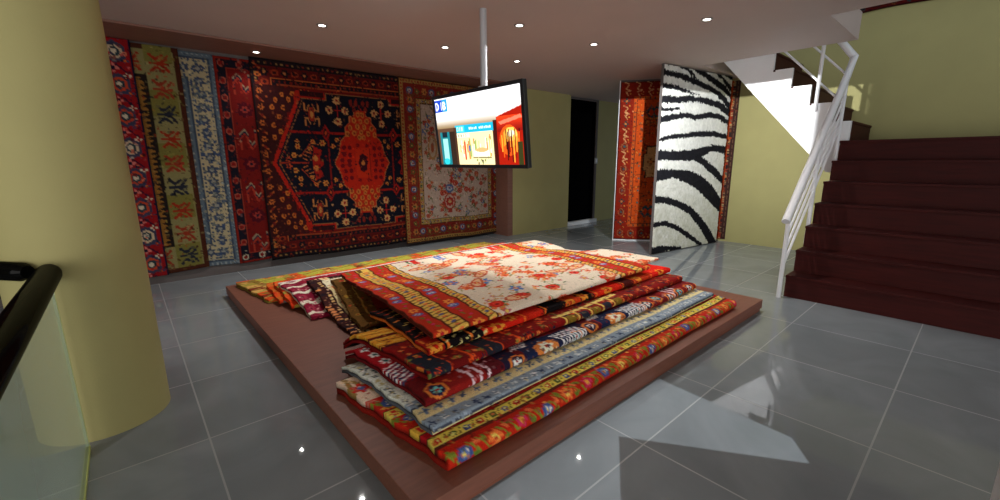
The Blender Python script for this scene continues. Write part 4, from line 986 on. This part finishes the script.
# cream floral rugs on top
def cream_field(cc, x0, x1, y0, y1, n, seed):
    rr = random.Random(seed); cc.rect(x0, y0, x1, y1, (208, 194, 174))
    for _ in range(n):
        x, y = rr.uniform(x0+.03, x1-.03), rr.uniform(y0+.02, y1-.02); a_ = rr.uniform(0, 6.3); t = rr.random()
        cc.line([(x, y), (x+.06*math.cos(a_), y+.06*math.sin(a_)), (x+.11*math.cos(a_+.8), y+.11*math.sin(a_+.8))], .009, (150, 140, 80))
        for q in range(2): cc.ell(x+.07*math.cos(a_+q*2), y+.07*math.sin(a_+q*2), .02, .010, rr.choice([(70, 96, 50), (190, 130, 60)]), a_+q)
        if t < .16: cc.rose(x, y, rr.uniform(.045, .07), (190, 36, 24), (214, 60, 40), (140, 20, 20)); cc.ell(x+.07, y, .016, .016, (70, 100, 60))
        elif t < .34: cc.flower(x, y, rr.uniform(.04, .075), (80, 116, 176), (196, 90, 60), 5, a_); cc.ell(x, y, .014, .014, (224, 190, 140))
        elif t < .62: cc.flower(x, y, rr.uniform(.04, .085), (218, 110, 60), (190, 60, 36), rr.choice((4, 5, 6)), a_); cc.line([(x-.08, y+.02), (x-.03, y+.06), (x+.05, y+.05)], .014, (196, 70, 40))
        elif t < .72: cc.ell(x, y, .13, .06, (184, 84, 52), a_); cc.ell(x, y, .10, .04, (214, 170, 130), a_); cc.flower(x, y, .04, (196, 60, 40), (226, 180, 90), 5)
        elif t < .86: cc.ell(x, y, .05, .018, (222, 150, 90), a_); cc.ell(x+.03, y+.02, .04, .014, (196, 90, 60), a_+1)
        else: cc.flower(x, y, rr.uniform(.025, .045), (176, 84, 96), (230, 180, 80), 5, a_)
def vband(cc, x0, x1, c_, kind, seed=0):
    rr = random.Random(seed); cc.rect(x0, 0, x1, cc.h, c_); xm = (x0+x1)/2; w_ = x1-x0; y = .04
    while y < cc.h:
        if kind == 'flor':
            k = int(y*10) % 4
            if k == 0: cc.ell(xm, y, w_*.28, w_*.2, (80, 92, 150)); cc.ell(xm, y, w_*.16, w_*.1, (200, 190, 190)); cc.ell(xm, y, w_*.1, w_*.06, (80, 92, 150))
            elif k == 1: cc.flower(xm, y, w_*.28, (226, 130, 56), (170, 30, 40), 6)
            else: cc.ell(xm+rr.uniform(-.2, .2)*w_, y, .022, .012, (110, 96, 40), rr.uniform(0, 3)); cc.ell(xm+rr.uniform(-.25, .25)*w_, y+.04, .018, .012, (190, 44, 90), rr.uniform(0, 3))
            y += .085
        else:
            cc.line([(x0+.012, y), (x1-.012, y+.03)], .012, (96, 70, 30)); cc.ell(xm, y+.03, w_*.2, .012, (222, 110, 60) if int(y*20) % 3 else (80, 84, 130), .3); y += .05
    cc.rect(x0, 0, x0+.008, cc.h, (90, 34, 20)); cc.rect(x1-.008, 0, x1, cc.h, (90, 34, 20))
RB = (176, 44, 22)
def blankets(cc, xs):
    for x0, x1, kind in xs: vband(cc, x0, x1, RB if kind == 'flor' else (214, 172, 80), kind, int(x0*100))
cT2 = Cv(3.0, 2.0, (222, 208, 192), 160); cream_field(cT2, 0, 3.0, 0, 2.0, 260, 78); blankets(cT2, [(0, .2, 'flor')])
cT1 = Cv(2.7, 2.0, (222, 208, 192), 170); cream_field(cT1, .55, 2.1, 0, 2.0, 150, 77)
blankets(cT1, [(0, .145, 'flor'), (.145, .285, 'gold'), (.285, .45, 'flor'), (.45, .54, 'gold'), (2.02, 2.10, 'gold'), (2.10, 2.26, 'flor'), (2.26, 2.38, 'gold'), (2.38, 2.56, 'flor')])
folded_rug('cream floral rug showing at the right end of the pile top', cT2, 2.3, 2.45, 4.30, 2.26, 4.16, .03, 80, .003, .01, drape=28)
folded_rug('large cream floral rug with red and gold border bands topping the pile', cT1, 1.27, 1.47, 3.78, 2.08, 4.05, .032, 81, .003, .010, drape=28)
